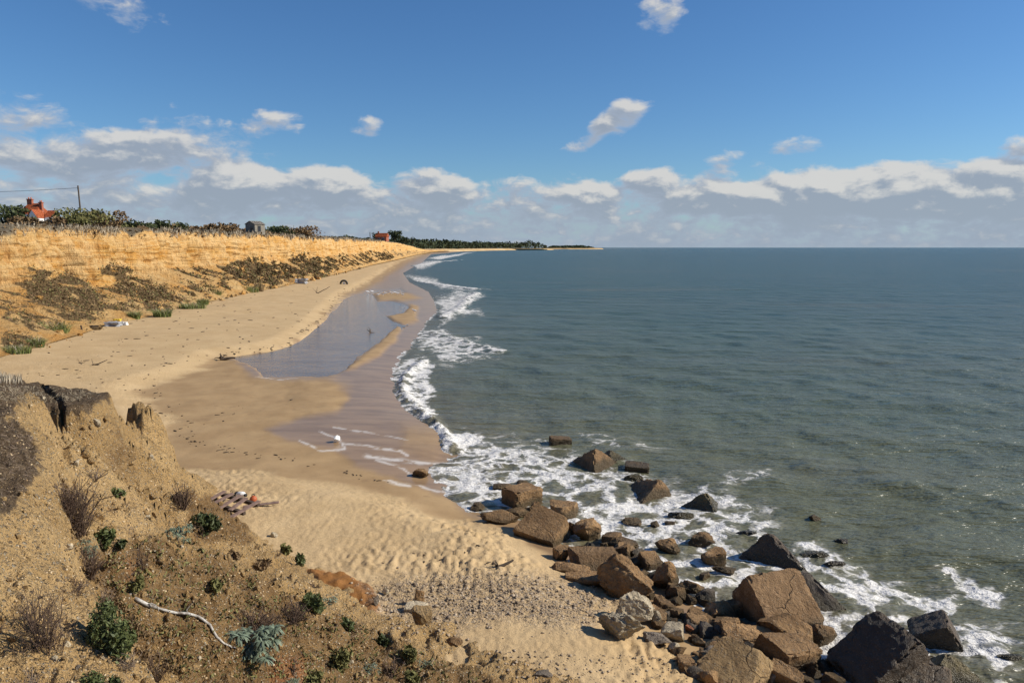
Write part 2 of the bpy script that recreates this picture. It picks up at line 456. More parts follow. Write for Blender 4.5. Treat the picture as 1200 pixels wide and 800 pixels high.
def mat_rock(name, c1, c2, c3, rough=.85, wet=0.0, scale=1.0, peb=1.0):
    m, nt, b = newmat(name)
    tc = nd(nt, 'TexCoord').outputs['Object']
    oi = nd(nt, 'ObjectInfo')
    p = vmth(nt, 'ADD', tc, scaled(nt, oi.outputs['Random'], (30, 17, 9)))
    n1 = noise(nt, p, 1.8 * scale, 6, .62)
    n2 = noise(nt, p, 14.0 * scale, 5, .68)
    v = nd(nt, 'TexVoronoi', {'Vector': p, 'Scale': 24.0 * scale})
    vx = nd(nt, 'SeparateXYZ', {0: v.outputs['Color']})
    c = mixc(nt, sstep(nt, n1, .3, .7), c1, c2)
    c = mixc(nt, mth(nt, 'MULTIPLY', sstep(nt, n2, .5, .72), .6), c, c3)
    sp1 = mth(nt, 'MULTIPLY', mth(nt, 'GREATER_THAN', vx.outputs[0], .62), sstep(nt, v.outputs['Distance'], .40, .30))
    c = mixc(nt, mth(nt, 'MULTIPLY', sp1, .6 * peb), c, mixc(nt, vx.outputs[1], (.11, .08, .055), (.46, .37, .26)))
    wq = vmth(nt, 'ADD', p, scaled(nt, nd(nt, 'TexNoise', {'Vector': p, 'Scale': 2.0, 'Detail': 4.0}).outputs['Color'], (.5, .5, .5)))
    crk = nd(nt, 'TexVoronoi', {'Vector': wq, 'Scale': 1.1 * scale}, feature='DISTANCE_TO_EDGE').outputs[0]
    crk = mth(nt, 'MULTIPLY', sstep(nt, crk, .022, .002), sstep(nt, noise(nt, p, .9, 2, .5), .52, .62))
    pit = sstep(nt, noise(nt, p, 6.0 * scale, 4, .7), .36, .28)
    c = mixc(nt, mth(nt, 'MULTIPLY', sstep(nt, noise(nt, p, 3.2 * scale, 6, .7), .55, .68), .5), c, tuple(min(.75, q * 1.45 + .03) for q in c2))
    c = mixc(nt, mth(nt, 'MULTIPLY', mth(nt, 'MAXIMUM', crk, pit), .55), c, tuple(q * .45 for q in c3))
    rnd = sstep(nt, oi.outputs['Random'], 0, 1, .78, 1.2)
    c = mixc(nt, 1.0, c, nd(nt, 'CombineXYZ', {0: rnd, 1: rnd, 2: rnd}).outputs[0], 'MULTIPLY')
    # rocks standing in the sea are wet and weedy up to the wash line
    wz = nd(nt, 'SeparateXYZ', {0: pos(nt)}).outputs[2]
    wl = mth(nt, 'ADD', wz, mth(nt, 'MULTIPLY_ADD', n1, .4, -.2))
    wetm = mth(nt, 'MULTIPLY', sstep(nt, wl, .34, .12), .75)
    c = mixc(nt, wetm, c, (.045, .036, .016))
    h = mth(nt, 'ADD', mth(nt, 'MULTIPLY', n1, 1.3), mth(nt, 'ADD', mth(nt, 'MULTIPLY', n2, .9), mth(nt, 'MULTIPLY', sp1, .35 * peb)))
    h = mth(nt, 'SUBTRACT', h, mth(nt, 'ADD', mth(nt, 'MULTIPLY', crk, .45), mth(nt, 'MULTIPLY', pit, .6)))
    rr = mth(nt, 'SUBTRACT', rough, mth(nt, 'MULTIPLY', wetm, .45))
    setp(nt, b, Base_Color=c, Roughness=rr, Normal=bump(nt, h, 1.0, .10))
    b.inputs['Specular IOR Level'].default_value = .25 + wet
    return m

def mat_plain(name, c1, c2=None, rough=.8, scale=4.0, spec=.3, tint=False, bmp=0.0, trans=0.0):
    m, nt, b = newmat(name)
    c2 = c2 or c1
    tc = nd(nt, 'TexCoord').outputs['Object']
    n1 = noise(nt, tc, scale, 5, .62)
    f = sstep(nt, n1, .32, .68)
    if tint:
        f = mth(nt, 'ADD', mth(nt, 'MULTIPLY', f, .3), mth(nt, 'MULTIPLY', attr(nt, 'tint'), .7))
    setp(nt, b, Base_Color=mixc(nt, f, c1, c2), Roughness=rough)
    b.inputs['Specular IOR Level'].default_value = spec
    if bmp:
        setp(nt, b, Normal=bump(nt, n1, bmp, .05))
    return m

M = dict(
    sand=mat_sand(), sea=mat_sea(), pool=mat_pool(), bluff=mat_bluff(), cliff=mat_cliff(),
    rock=mat_rock('brown_rock', (.225, .130, .058), (.37, .225, .105), (.115, .066, .030)),
    conc=mat_rock('brown_concrete', (.20, .118, .056), (.30, .185, .092), (.14, .084, .042), peb=.6),
    gravelly=mat_rock('gravelly_concrete', (.31, .20, .092), (.40, .27, .13), (.19, .12, .058), peb=1.2),
    darkblock=mat_rock('dark_wet_concrete', (.078, .050, .028), (.13, .086, .048), (.05, .034, .02), rough=.6, wet=.2, peb=.4),
    wetblock=mat_rock('wet_brown_concrete', (.12, .078, .042), (.17, .115, .064), (.08, .055, .032), rough=.55, wet=.2, peb=.4),
    moss=mat_rock('weedy_rock', (.085, .062, .022), (.15, .11, .035), (.055, .045, .02), rough=.55, wet=.2, peb=.3),
    pale=mat_rock('pale_stone', (.44, .36, .24), (.56, .47, .33), (.30, .23, .14), peb=.5),
    grey=mat_rock('grey_stone', (.14, .115, .09), (.22, .18, .14), (.09, .072, .055), peb=.5),
    brick=mat_rock('brick_red', (.40, .12, .05), (.48, .17, .08), (.25, .09, .05), peb=.2),
    flint=mat_plain('flint_white', (.62, .56, .45), (.74, .69, .58), .7, 8),
    pebble=mat_plain('pebble', (.11, .075, .045), (.46, .36, .25), .75, 8, tint=True),
    gravel=mat_plain('gravel', (.22, .135, .06), (.64, .50, .31), .8, 8, tint=True),
    weed=mat_plain('seaweed', (.03, .022, .014), (.085, .058, .03), .6, 5, tint=True),
    leaf_dark=mat_plain('leaf_dark', (.026, .036, .012), (.088, .105, .036), .6, 3, tint=True),
    leaf_green=mat_plain('leaf_green', (.040, .055, .016), (.13, .15, .05), .6, 3, tint=True),
    leaf_blue=mat_plain('leaf_glaucous', (.070, .092, .060), (.215, .265, .18), .6, 3, tint=True),
    leaf_scrub=mat_plain('leaf_scrub', (.078, .048, .022), (.28, .185, .092), .8, 2, tint=True),
    leaf_olive=mat_plain('leaf_olive', (.075, .08, .025), (.23, .21, .075), .8, 2, tint=True),
    leaf_wood=mat_plain('leaf_wood', (.022, .034, .014), (.060, .075, .030), .8, 2, tint=True),
    grass=mat_plain('grass_green', (.085, .12, .03), (.24, .27, .085), .7, 2, tint=True),
    straw=mat_plain('dry_straw', (.20, .155, .095), (.52, .45, .34), .8, 2, tint=True),
    twig=mat_plain('dead_twig', (.055, .036, .024), (.16, .105, .075), .8, 4, tint=True),
    twig_pale=mat_plain('dead_twig_grey', (.13, .095, .065), (.27, .2, .15), .8, 4, tint=True),
    driftwood=mat_plain('silver_driftwood', (.14, .115, .09), (.56, .53, .48), .7, 9, bmp=.5),
    bark=mat_plain('bark', (.06, .045, .032), (.12, .09, .065), .85, 6),
    wood_old=mat_plain('weathered_board', (.16, .10, .075), (.27, .18, .14), .8, 7, bmp=.3),
    wood_dark=mat_plain('dark_wood', (.05, .035, .026), (.10, .07, .05), .8, 7),
    rubber=mat_plain('black_rubber', (.014, .014, .015), (.03, .03, .03), .6, 5),
    plastic_white=mat_plain('white_foam', (.78, .77, .72), (.84, .83, .80), .5, 3),
    plastic_orange=mat_plain('orange_plastic', (.36, .085, .03), (.46, .12, .045), .5, 3),
    plastic_yellow=mat_plain('yellow_plastic', (.72, .50, .04), (.78, .58, .08), .5, 3),
    cloth_grey=mat_plain('grey_sheet', (.22, .22, .23), (.40, .40, .41), .7, 3),
    wall_white=mat_plain('white_render', (.78, .76, .72), (.84, .83, .80), .8, 2),
    roof_red=mat_plain('red_roof_tile', (.50, .12, .045), (.62, .19, .075), .8, 3, bmp=.4),
    brickwork=mat_plain('chimney_brick', (.28, .09, .05), (.36, .13, .08), .85, 5),
    shed=mat_plain('grey_green_boards', (.17, .155, .125), (.24, .22, .18), .85, 3),
    roof_grey=mat_plain('grey_felt_roof', (.26, .235, .20), (.33, .30, .26), .8, 3),
    glass=mat_plain('dark_pane', (.02, .022, .025), (.03, .03, .035), .15, 2, spec=.5),
    wire=mat_plain('black_cable', (.02, .02, .02), (.03, .03, .03), .6, 2),
    gull_white=mat_plain('white_feather', (.75, .74, .72), (.82, .81, .80), .7, 3),
    dune=mat_plain('low_dune_sand', (.42, .28, .13), (.52, .38, .20), .95, .02),
    foam=mat_plain('foam_froth', (.70, .66, .59), (.86, .85, .83), .7, 6),
)

# ================================================================== THE SHORE
# waterline traced on z = 0, from the far bay to the near rocks; the land lies to its left
WPX = [(505, 298), (494, 308), (472, 320), (480, 331), (502, 342), (508, 352), (512, 366), (498, 378), (492, 390), (478, 408),
       (464, 422), (460, 455), (480, 480), (502, 492), (522, 512), (528, 528), (512, 545), (505, 560), (530, 585), (556, 600),
       (600, 606), (645, 625), (700, 655), (760, 690), (830, 722), (900, 760), (990, 800), (1130, 880)]
WATER = [(1500, 5200), (700, 4200), (260, 3300), (60, 2700), (-40, 2050), (-98, 1400), (-92, 1050)] + \
        [tuple(float(a) for a in PZ(x, y, 0.0)) for x, y in WPX] + [(12, 4), (16, -10)]
LAND = WATER + [(-400, -10), (-3000, 2500), (-2000, 5200)]
DPX = [(524, 293.3), (500, 297), (468, 306), (432, 330), (405, 344), (386, 366), (372, 382), (346, 401), (318, 409), (262, 416), (240, 431),
       (190, 446), (168, 457), (186, 475), (206, 490), (196, 508), (165, 524), (168, 540), (200, 547), (262, 548), (330, 551), (400, 560),
       (445, 567), (500, 585), (560, 606), (600, 614), (640, 630), (668, 650), (720, 690), (790, 740), (850, 800), (900, 860)]
DRY = [tuple(float(a) for a in PZ(x, y, 0.42)) for x, y in DPX] + [(7, 3), (9, -10), (-400, -10), (-1500, 2500), (-200, 2600)]

def water_dist(x, y):
    d = seg_dist(x, y, WATER)
    return np.where(inside(x, y, LAND), d, -d)

POOL = [(268, 416), (300, 411), (332, 406), (352, 398), (376, 378), (392, 362), (402, 350), (425, 342), (470, 338), (480, 345), (455, 349),
        (470, 356), (482, 362), (478, 368), (462, 372), (470, 380), (456, 390), (440, 402), (418, 420), (398, 436), (384, 441), (345, 440), (308, 441), (300, 430), (285, 424)]
BARS = [([(438, 345), (455, 341), (478, 344), (494, 350), (470, 353), (444, 352)], 1.0),
        ([(454, 370), (474, 366), (480, 356), (488, 360), (490, 376), (474, 381), (462, 376)], 1.0),
        ([(466, 381), (470, 388), (462, 402), (440, 418), (418, 430), (404, 434), (425, 418), (448, 398)], 1.0),
        ([(352, 446), (392, 442), (404, 452), (390, 478), (362, 482), (345, 466)], .8),
        ([(520, 366), (532, 352), (534, 372), (526, 382)], .8),
        ([(470, 500), (516, 500), (522, 522), (505, 530), (470, 522)], .6)]
FILM = [(508, 296), (480, 306), (455, 322), (436, 334), (424, 341), (396, 352), (380, 375), (352, 400), (300, 408), (266, 415), (296, 441), (330, 446),
        (384, 447), (408, 462), (400, 480), (350, 490), (312, 503), (330, 514), (392, 527), (420, 546), (468, 562), (520, 582), (548, 600), (620, 640),
        (760, 720), (900, 800), (1200, 820), (1200, 300), (700, 294)]
CLAY = [(352, 668), (378, 668), (402, 672), (432, 684), (446, 704), (440, 730), (416, 716), (390, 700)]
SHING = [(430, 690), (470, 676), (530, 672), (600, 672), (650, 678), (690, 686), (745, 702), (705, 716), (690, 735), (600, 722), (545, 730), (520, 752), (470, 745), (440, 718)]
FLINES = [([(376, 505), (398, 516), (406, 526), (380, 528), (352, 516)], 2.0), ([(405, 520), (440, 524), (470, 528), (478, 534)], 2.2),
          ([(392, 500), (440, 508), (480, 516)], 1.4), ([(428, 534), (470, 540), (520, 544)], 4.0), ([(440, 540), (466, 546), (482, 556)], 2.0),
          ([(452, 563), (490, 570), (522, 576)], 2.4), ([(372, 430), (400, 424), (412, 418)], 1.6), ([(300, 442), (330, 445), (350, 444)], .8), ([(408, 407), (414, 412), (410, 418)], 1.6),
          ([(520, 576), (560, 598), (610, 602)], 2.5)]

def beach_base(x, y):
    wd = water_dist(x, y)
    dd = sdf(x, y, DRY)
    z = np.where(wd > 0, 0.30 * (1 - np.exp(-wd / 2.2)), np.maximum(wd * 0.10, -1.6))
    land = ss(dd, -0.25, 2.2)
    z = z + land * (0.30 + 0.95 * (1 - np.exp(-np.maximum(dd, 0) / 14.0)))
    return z, wd, dd

def unproject_beach(px, py):
    z = np.full(np.shape(px), 0.5)
    for _ in range(5):
        x, y = PZ(px, py, z)
        z = beach_base(x, y)[0]
    return x, y, z

def build_beach():
    D = np.concatenate([[-12, -4, 2, 5.5], np.geomspace(8.5, 130, 470), np.geomspace(131.5, 3400, 150)])
    T = np.concatenate([np.linspace(-2.2, -0.82, 30)[:-1], np.linspace(-0.82, 0.36, 420), np.linspace(0.36, 0.9, 26)[1:]])
    y = np.repeat(D[:, None], len(T), 1)
    x = np.maximum(np.abs(y), 9.0) * T[None, :]
    z, wd, dd = beach_base(x, y)
    px, py = proj(x, y, z)
    ok = y > 8
    wx = fbm(px / 26, py / 12, 3, 11) * 5
    wy = fbm(px / 26, py / 12, 3, 21) * 2.2
    near = ss(y, 45, 18)
    def m(poly, a=-2.0, b=2.0, k=1.0):
        return np.where(ok, ss(sdf(px + wx * k, py + wy * k, poly), a, b), 0)
    pool = m(POOL, -1.5, 2.0, .6)
    bars = np.zeros_like(z)
    for poly, a in BARS:
        sf = 2.5 if a == 1.0 else 13
        bars = np.maximum(bars, a * m(poly, -sf, sf, .5 if a == 1.0 else 1.2))
    film = m(FILM, -5, 5, .8) * (1 - .95 * bars)
    film = np.where(wd < 0.0, 1, film)
    edge = fbm(x * .5, y * .5, 4, 31) * (.5 + .02 * y)
    dry = ss(dd + edge * .55, -.25, .45)
    film = film * (1 - dry)
    clay = m(CLAY, -3, 3, 1.0)
    shing = m(SHING, -14, 10, 1.6) * dry
    fl = np.zeros_like(z)
    for ln, w in FLINES:
        d = seg_dist(px + wx * .5, py + wy * .8, ln)
        fl = np.maximum(fl, np.where(ok, .58 * ss(d, w * .95, w * .1), 0))
    fl *= (1 - dry)
    # relief: pool hollow, bars, trampled dry sand, shingle, a clay slump
    z = z - .16 * pool * (1 - bars) + .09 * bars
    tr = dry * ss(y, 60, 12)
    nf = np.abs(perlin(x * 3.3, y * 3.3, 5)) + .8 * np.abs(perlin(x * 5.6 + 3, y * 5.6, 6)) + .3 * perlin(x * 9, y * 9, 8)
    big = fbm(x * .32, y * .32, 3, 9)
    calm = np.where(ok, ss(sdf(px, py, [(590, 612), (655, 630), (668, 655), (640, 664), (596, 640)]), -6, 6), 0)
    tramp = np.clip(.55 + .8 * fbm(x * .22, y * .22, 2, 44), .22, 1.0)
    z = z + tr * (1 - .85 * calm) * ((nf - .35) * .125 * tramp + big * .05)
    z = z + dry * fbm(x * .09, y * .09, 3, 14) * .12 * ss(dd, 1, 6)
    z = z + shing * perlin(x * 7, y * 7, 3) * .02
    z = z + clay * (.10 + .07 * fbm(x * 2.4, y * 2.4, 4, 4))
    z = z + (1 - dry) * (1 - film) * fbm(x * .6, y * .6, 3, 17) * .025
    V = np.stack([x, y, z], -1).reshape(-1, 3)
    me = mesh_np('beach', V, grid_faces(*x.shape), dict(dry=dry, film=film, shingle=shing, foamline=fl, clay=clay))
    o = obj('beach', me, M['sand'])
    tag(o, 'sandy beach below the cliffs', kind='structure')
    return D, T, z
BD, BT, BZ = build_beach()

def build_pool():
    xs, ys, _ = unproject_beach(np.array([p[0] for p in POOL], float), np.array([p[1] for p in POOL], float))
    # a level sheet a little wider than the hollow: the sand itself cuts its shoreline
    D = np.geomspace(40, 150, 120)
    T = np.linspace(-.46, -.10, 90)
    y = np.repeat(D[:, None], len(T), 1)
    x = y * T[None, :]
    poly = list(zip(xs, ys))
    s = sdf(x, y, poly)
    keep = (s > -.9)
    F = grid_faces(*x.shape)
    kf = keep.reshape(-1)[F].all(1)
    F = F[kf]
    used = np.unique(F)
    idx = -np.ones(x.size, int); idx[used] = np.arange(len(used))
    V = np.stack([x, y, np.full_like(x, .20)], -1).reshape(-1, 3)[used]
    me = mesh_np('tide_pool', V, idx[F])
    tag(obj('tide_pool', me, M['pool']), 'shallow tidal pool lying on the beach', kind='structure')
build_pool()

# ------------------------------------------------------------------ sea
FOAM = [([(470, 548), (515, 524), (540, 508), (590, 505), (640, 516), (700, 536), (770, 556), (850, 572), (908, 590), (935, 640), (1000, 655), (1090, 700),
          (1200, 735), (1200, 830), (980, 830), (800, 715), (690, 650), (560, 606), (528, 592)], .69, 32, 1.5),
        ([(520, 530), (560, 515), (600, 530), (640, 560), (700, 590), (760, 640), (800, 690), (740, 670), (640, 615), (560, 600)], .72, 24, 1.0),
        ([(462, 428), (484, 416), (502, 422), (508, 440), (505, 478), (522, 503), (500, 497), (478, 474), (459, 462)], .86, 8, 1.0),
        ([(474, 384), (515, 380), (552, 396), (588, 408), (560, 424), (520, 426), (496, 408)], .70, 10, 1.3),
        ([(500, 424), (580, 405), (600, 416), (550, 430), (510, 432)], .55, 9, 1.0),
        ([(504, 350), (545, 340), (574, 346), (556, 358), (568, 370), (536, 374), (514, 384), (516, 362)], .76, 7, 1.0),
        ([(470, 323), (496, 321), (522, 332), (545, 338), (575, 338), (540, 342), (500, 334)], .78, 4, .6),
        ([(484, 312), (512, 304), (520, 306), (500, 316), (486, 318)], .76, 3, .5),
        ([(498, 304), (520, 298), (560, 295), (540, 299), (516, 304)], .85, 1.5, .3),
        ([(520, 505), (545, 500), (570, 512), (545, 535), (525, 530)], .85, 9, .7),
        ([(1092, 668), (1112, 660), (1150, 684), (1196, 712), (1165, 716), (1120, 696)], .84, 11, 1.2),
        ([(1000, 660), (1060, 680), (1110, 690), (1160, 730), (1080, 712), (990, 690)], .78, 16, 1.0),
        ([(640, 505), (700, 505), (760, 512), (800, 525), (760, 530), (690, 525)], .50, 10, 1.0),
        ([(830, 560), (900, 545), (915, 560), (850, 575)], .58, 10, 1.0),
        ([(920, 625), (990, 650), (1010, 670), (940, 665)], .78, 14, 1.0)]
BREAK = [([(497, 424), (476, 440), (470, 458), (486, 478), (504, 492), (520, 508), (530, 528)], .20, .36),
         ([(520, 372), (540, 362), (548, 350), (560, 344)], .28, .9),
         ([(490, 330), (530, 336), (556, 339)], .25, 1.2),
         ([(505, 390), (540, 400), (585, 412)], .16, .8),
         ([(488, 312), (515, 307), (540, 305)], .45, 3.0)]

def build_sea():
    D = np.concatenate([[3, 6], np.geomspace(8.5, 260, 560), np.geomspace(262, 60000, 130)])
    T = np.concatenate([np.linspace(-.26, .80, 430), np.linspace(.80, 2.2, 30)[1:]])
    y = np.repeat(D[:, None], len(T), 1)
    x = np.maximum(y, 8) * T[None, :]
    wd = -water_dist(x, y)                                     # positive out at sea
    px, py = proj(x, y, 0 * x)
    ok = y > 8
    wx = fbm(px / 30, py / 14, 3, 51) * 9
    wy = fbm(px / 30, py / 14, 3, 61) * 5
    foam = np.zeros_like(x)
    for poly, a, s, k in FOAM:
        foam = np.maximum(foam, np.where(ok, a * ss(sdf(px + wx * k, py + wy * k, poly), -s, s), 0))
    foam = np.maximum(foam, .72 * ss(np.abs(wd + .1), .9, .0) * ss(y, 200, 60))
    z = np.zeros_like(x)
    rs = np.random.RandomState(3)
    cell = np.maximum(y * .0062, .03)
    damp = np.clip(wd / 9, .18, 1.0)
    for i in range(34):
        lam = .9 * 1.11 ** i * rs.uniform(.9, 1.1)
        if lam > 9: lam = rs.uniform(1.2, 7)
        th = R(215) + rs.normal(0, .62)
        k = 2 * np.pi / lam
        a = .0044 * lam ** .5
        z += a * np.sin(k * (x * np.cos(th) + y * np.sin(th)) + rs.uniform(0, 6.28)) * np.clip((lam / cell - 3) / 4, 0, 1)
    z = z * damp + .05 * fbm(x * .5, y * .5, 3, 71) * ss(y, 120, 30)
    for ln, hgt, w in BREAK:
        P = [tuple(float(a) for a in PZ(u, v, 0)) for u, v in ln]
        jit = fbm(x * .9 / w, y * .9 / w, 3, 81) * w * .5
        d = seg_dist(x, y, P) + jit * .5
        r = np.exp(-(d / w) ** 2)
        z += hgt * r * (1 + .5 * perlin(x * 1.3 / w, y * 1.3 / w, 83))
        foam = np.maximum(foam, ss(r, .25, .85) * (.88 if hgt > .2 else .7))
    z += ss(foam, .4, .9) * fbm(x * 2.4, y * 2.4, 4, 87) * .06 * ss(y, 90, 25)
    shore = np.exp(-np.maximum(wd, 0) / 5.0)
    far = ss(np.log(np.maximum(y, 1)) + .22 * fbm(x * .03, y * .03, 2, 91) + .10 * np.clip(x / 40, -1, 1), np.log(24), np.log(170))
    V = np.stack([x, y, z], -1).reshape(-1, 3)
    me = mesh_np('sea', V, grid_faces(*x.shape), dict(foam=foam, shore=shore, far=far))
    tag(obj('sea', me, M['sea']), 'open sea with surf along the beach', kind='structure')
build_sea()

# ------------------------------------------------------------------ near bluff
def tps_fit(P, lam=1e-3):
    P = np.asarray(P, float)
    n = len(P)
    d = np.hypot(P[:, None, 0] - P[None, :, 0], P[:, None, 1] - P[None, :, 1])
    K = np.where(d > 0, d * d * np.log(d + 1e-9), 0) + lam * np.eye(n)
    Q = np.c_[np.ones(n), P[:, :2]]
    A = np.block([[K, Q], [Q.T, np.zeros((3, 3))]])
    w = np.linalg.solve(A, np.r_[P[:, 2], 0, 0, 0])
    def f(x, y):
        s = w[n] + w[n + 1] * x + w[n + 2] * y
        for i in range(n):
            r2 = (x - P[i, 0]) ** 2 + (y - P[i, 1]) ** 2 + 1e-12
            s = s + w[i] * .5 * r2 * np.log(r2)
        return s
    return f

MAIN = [PD(*a) for a in [(150, 700, 8.3), (120, 600, 10.8), (92, 540, 12.4), (200, 620, 13.2), (150, 560, 14.6), (300, 720, 10.8),
                         (400, 780, 10.2), (300, 800, 7.8), (200, 800, 6.9), (250, 680, 10.6), (200, 700, 8.8), (350, 730, 11.4),
                         (450, 790, 11.0), (250, 750, 8.7), (130, 500, 15.0), (60, 505, 13.4)]]
MAIN += [np.array(a, float) for a in [(-13.0, 24.5, .8), (-10.4, 22.6, 1.05), (-8.2, 19.9, 1.0), (-6.2, 17.4, .95), (-4.9, 16.2, .95), (-3.3, 14.6, .95), (-1.6, 13.2, .9), (0, 12, .85),
         (4, 8.4, .8), (8, 4, .8), (9.5, 0, .8), (-1.2, 5.6, 3.9), (0, 2.5, 5.0), (2.2, 4.0, 3.4), (0, 7, 2.9), (-14, 17, 4.6), (-16, 21, 2.6), (-9.9, 20.0, 2.55),
         (-9, 14, 4.2), (-12, 12, 5.4), (-8.4, 11.2, 4.9), (-4.6, 7.6, 3.9), (-1.6, 3.2, 4.7), (-3.0, 5.4, 4.1)]]
main_f = tps_fit(MAIN)
EDGE = [PD(*a) for a in [(30, 470, 11.6), (58, 520, 9.6), (66, 565, 8.2), (74, 622, 6.9), (100, 690, 5.7), (148, 748, 5.0), (205, 806, 4.4), (290, 900, 3.5)]]
SLAB = EDGE + [PD(*a) for a in [(0, 800, 4.1), (0, 700, 4.8), (0, 600, 6.0), (0, 520, 8.2), (0, 455, 11.4), (-120, 600, 5.2), (-150, 470, 10.0), (60, 760, 4.6)]]
slab_f = tps_fit(SLAB)
EDGE2 = [(e[0], e[1]) for e in EDGE] + [(-.2, 1.4)]
EDGE2 = [(-8.6, 13.2)] + EDGE2
SLABPOLY = EDGE2 + [(-.4, -2), (-30, -2), (-30, 13.2)]
LEDGE = [tuple(PZ(u, v, 5.0)) for u, v in [(-60, 449), (20, 449), (64, 452), (125, 458.5), (124, 463), (113, 468), (98, 473), (74, 476), (40, 472), (-60, 472)]]

def bluff_z(x, y):
    z = main_f(x, y)
    z = z + .17 * fbm(x * .8, y * .8, 4, 101) - .20 * np.abs(fbm(x * 1.5, y * 1.5, 4, 103)) - .07 * np.abs(fbm(x * 4.3, y * 4.3, 3, 105)) + .02 * fbm(x * 11, y * 11, 2, 106) + .06
    rill = np.abs(perlin((x - y) * .75, (x + y) * .16, 107)) + .5 * np.abs(perlin((x - y) * 1.9, (x + y) * .3, 108))
    z = z + (.20 - .75 * rill) * ss(z, .9, 2.0)
    st = (x + y) * 1.1 + .9 * fbm(x * .5, y * .5, 3, 109)
    z = z + .10 * (np.abs((st % 1.0) - .5) * 2 - .5) * ss(perlin(x * .4, y * .4, 110), -.1, .4) * ss(z, 1.1, 2.0)
    # ledge of undercut turf with a crack through it
    sl = sdf(x, y, LEDGE) + .10 * fbm(x * 1.7, y * 1.7, 3, 111)
    lz = 4.98 + .05 * fbm(x * 2, y * 2, 3, 115) + .10 * np.clip(-(x + 9) * .5, 0, 2)
    z = np.where(sl > 0, np.maximum(z, lz), np.maximum(z, lz + sl * 3.4))
    crack = seg_dist(x + .06 * perlin(x * 4, y * 4, 118), y + .06 * perlin(x * 4, y * 4, 119), [tuple(PZ(u, v, 4.9)) for u, v in [(48, 458), (60, 466), (70, 473), (73, 482), (72, 490)]])
    z = z - .5 * ss(crack, .065, .01)
    # standing lump of sand at the end of the spur
    lx, ly = -9.75, 19.6
    r = np.hypot((x - lx) * 1.0, (y - ly) * .55) + .10 * fbm(x * 2.2, y * 2.2, 3, 121)
    z = z + .80 * ss(r + .12 * np.abs(fbm(x * 3, y * 3, 3, 123)), .56, .36)
    gap = seg_dist(x, y, [(lx - .38, ly - .7), (lx - .30, ly - 1.3)])
    z = z - .5 * ss(gap, .25, .05)
    # nearer bank on the left
    d = seg_dist(x, y, EDGE2)
    jag = .12 * fbm(x * 1.9, y * 1.9, 3, 125)
    ins = inside(x, y, SLABPOLY)
    s = np.where(ins, d, -d) + jag
    szz = slab_f(x, y) + .08 * fbm(x * .9, y * .9, 4, 131) - .12 * np.abs(fbm(x * 1.9, y * 1.9, 4, 133)) - .05 * np.abs(fbm(x * 5.5, y * 5.5, 3, 135)) + .012 * fbm(x * 16, y * 16, 2, 136) + .04
    szz = np.where(s > 0, szz - .10 * ss(s, .3, 0), szz - .10 + s * 2.4)
    return np.maximum(z, szz), (s > -.1) & (szz >= z)

BL = {}
def build_bluff():
    D = np.geomspace(1.6, 27, 470)
    T = np.concatenate([np.linspace(-2.4, -.84, 60)[:-1], np.linspace(-.84, .12, 400), np.linspace(.12, 1.6, 60)[1:]])
    y = np.repeat(D[:, None], len(T), 1)
    x = y * T[None, :]
    x = np.clip(x, -18, 11)
    z, isslab = bluff_z(x, y)
    z = np.maximum(z, -.6)
    BL.update(D=D, T=T, Z=z)
    px, py = proj(x, y, z)
    w1 = fbm(px / 22, py / 22, 4, 141) * 9
    w2 = fbm(px / 22, py / 22, 4, 151) * 9
    def m(poly, s):
        return ss(sdf(px + w1, py + w2, poly), -s, s)
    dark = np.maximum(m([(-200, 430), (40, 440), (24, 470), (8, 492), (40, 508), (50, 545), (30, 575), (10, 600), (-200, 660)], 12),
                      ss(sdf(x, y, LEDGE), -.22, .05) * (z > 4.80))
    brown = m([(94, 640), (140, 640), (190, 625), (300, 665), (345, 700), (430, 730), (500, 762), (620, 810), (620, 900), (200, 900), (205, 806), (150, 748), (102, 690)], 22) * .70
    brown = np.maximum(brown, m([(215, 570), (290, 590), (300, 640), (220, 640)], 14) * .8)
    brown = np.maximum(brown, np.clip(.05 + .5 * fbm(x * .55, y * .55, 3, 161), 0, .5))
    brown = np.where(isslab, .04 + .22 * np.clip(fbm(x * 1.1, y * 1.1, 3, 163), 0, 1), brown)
    red = np.maximum(m([(318, 770), (350, 762), (362, 810), (318, 810)], 5), m([(140, 655), (152, 652), (160, 672), (148, 682)], 4) * .5)
    V = np.stack([x, y, z], -1).reshape(-1, 3)
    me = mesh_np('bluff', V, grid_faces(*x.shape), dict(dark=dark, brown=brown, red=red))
    tag(obj('bluff', me, M['bluff']), 'eroded earth bluff in the foreground', kind='structure')
build_bluff()

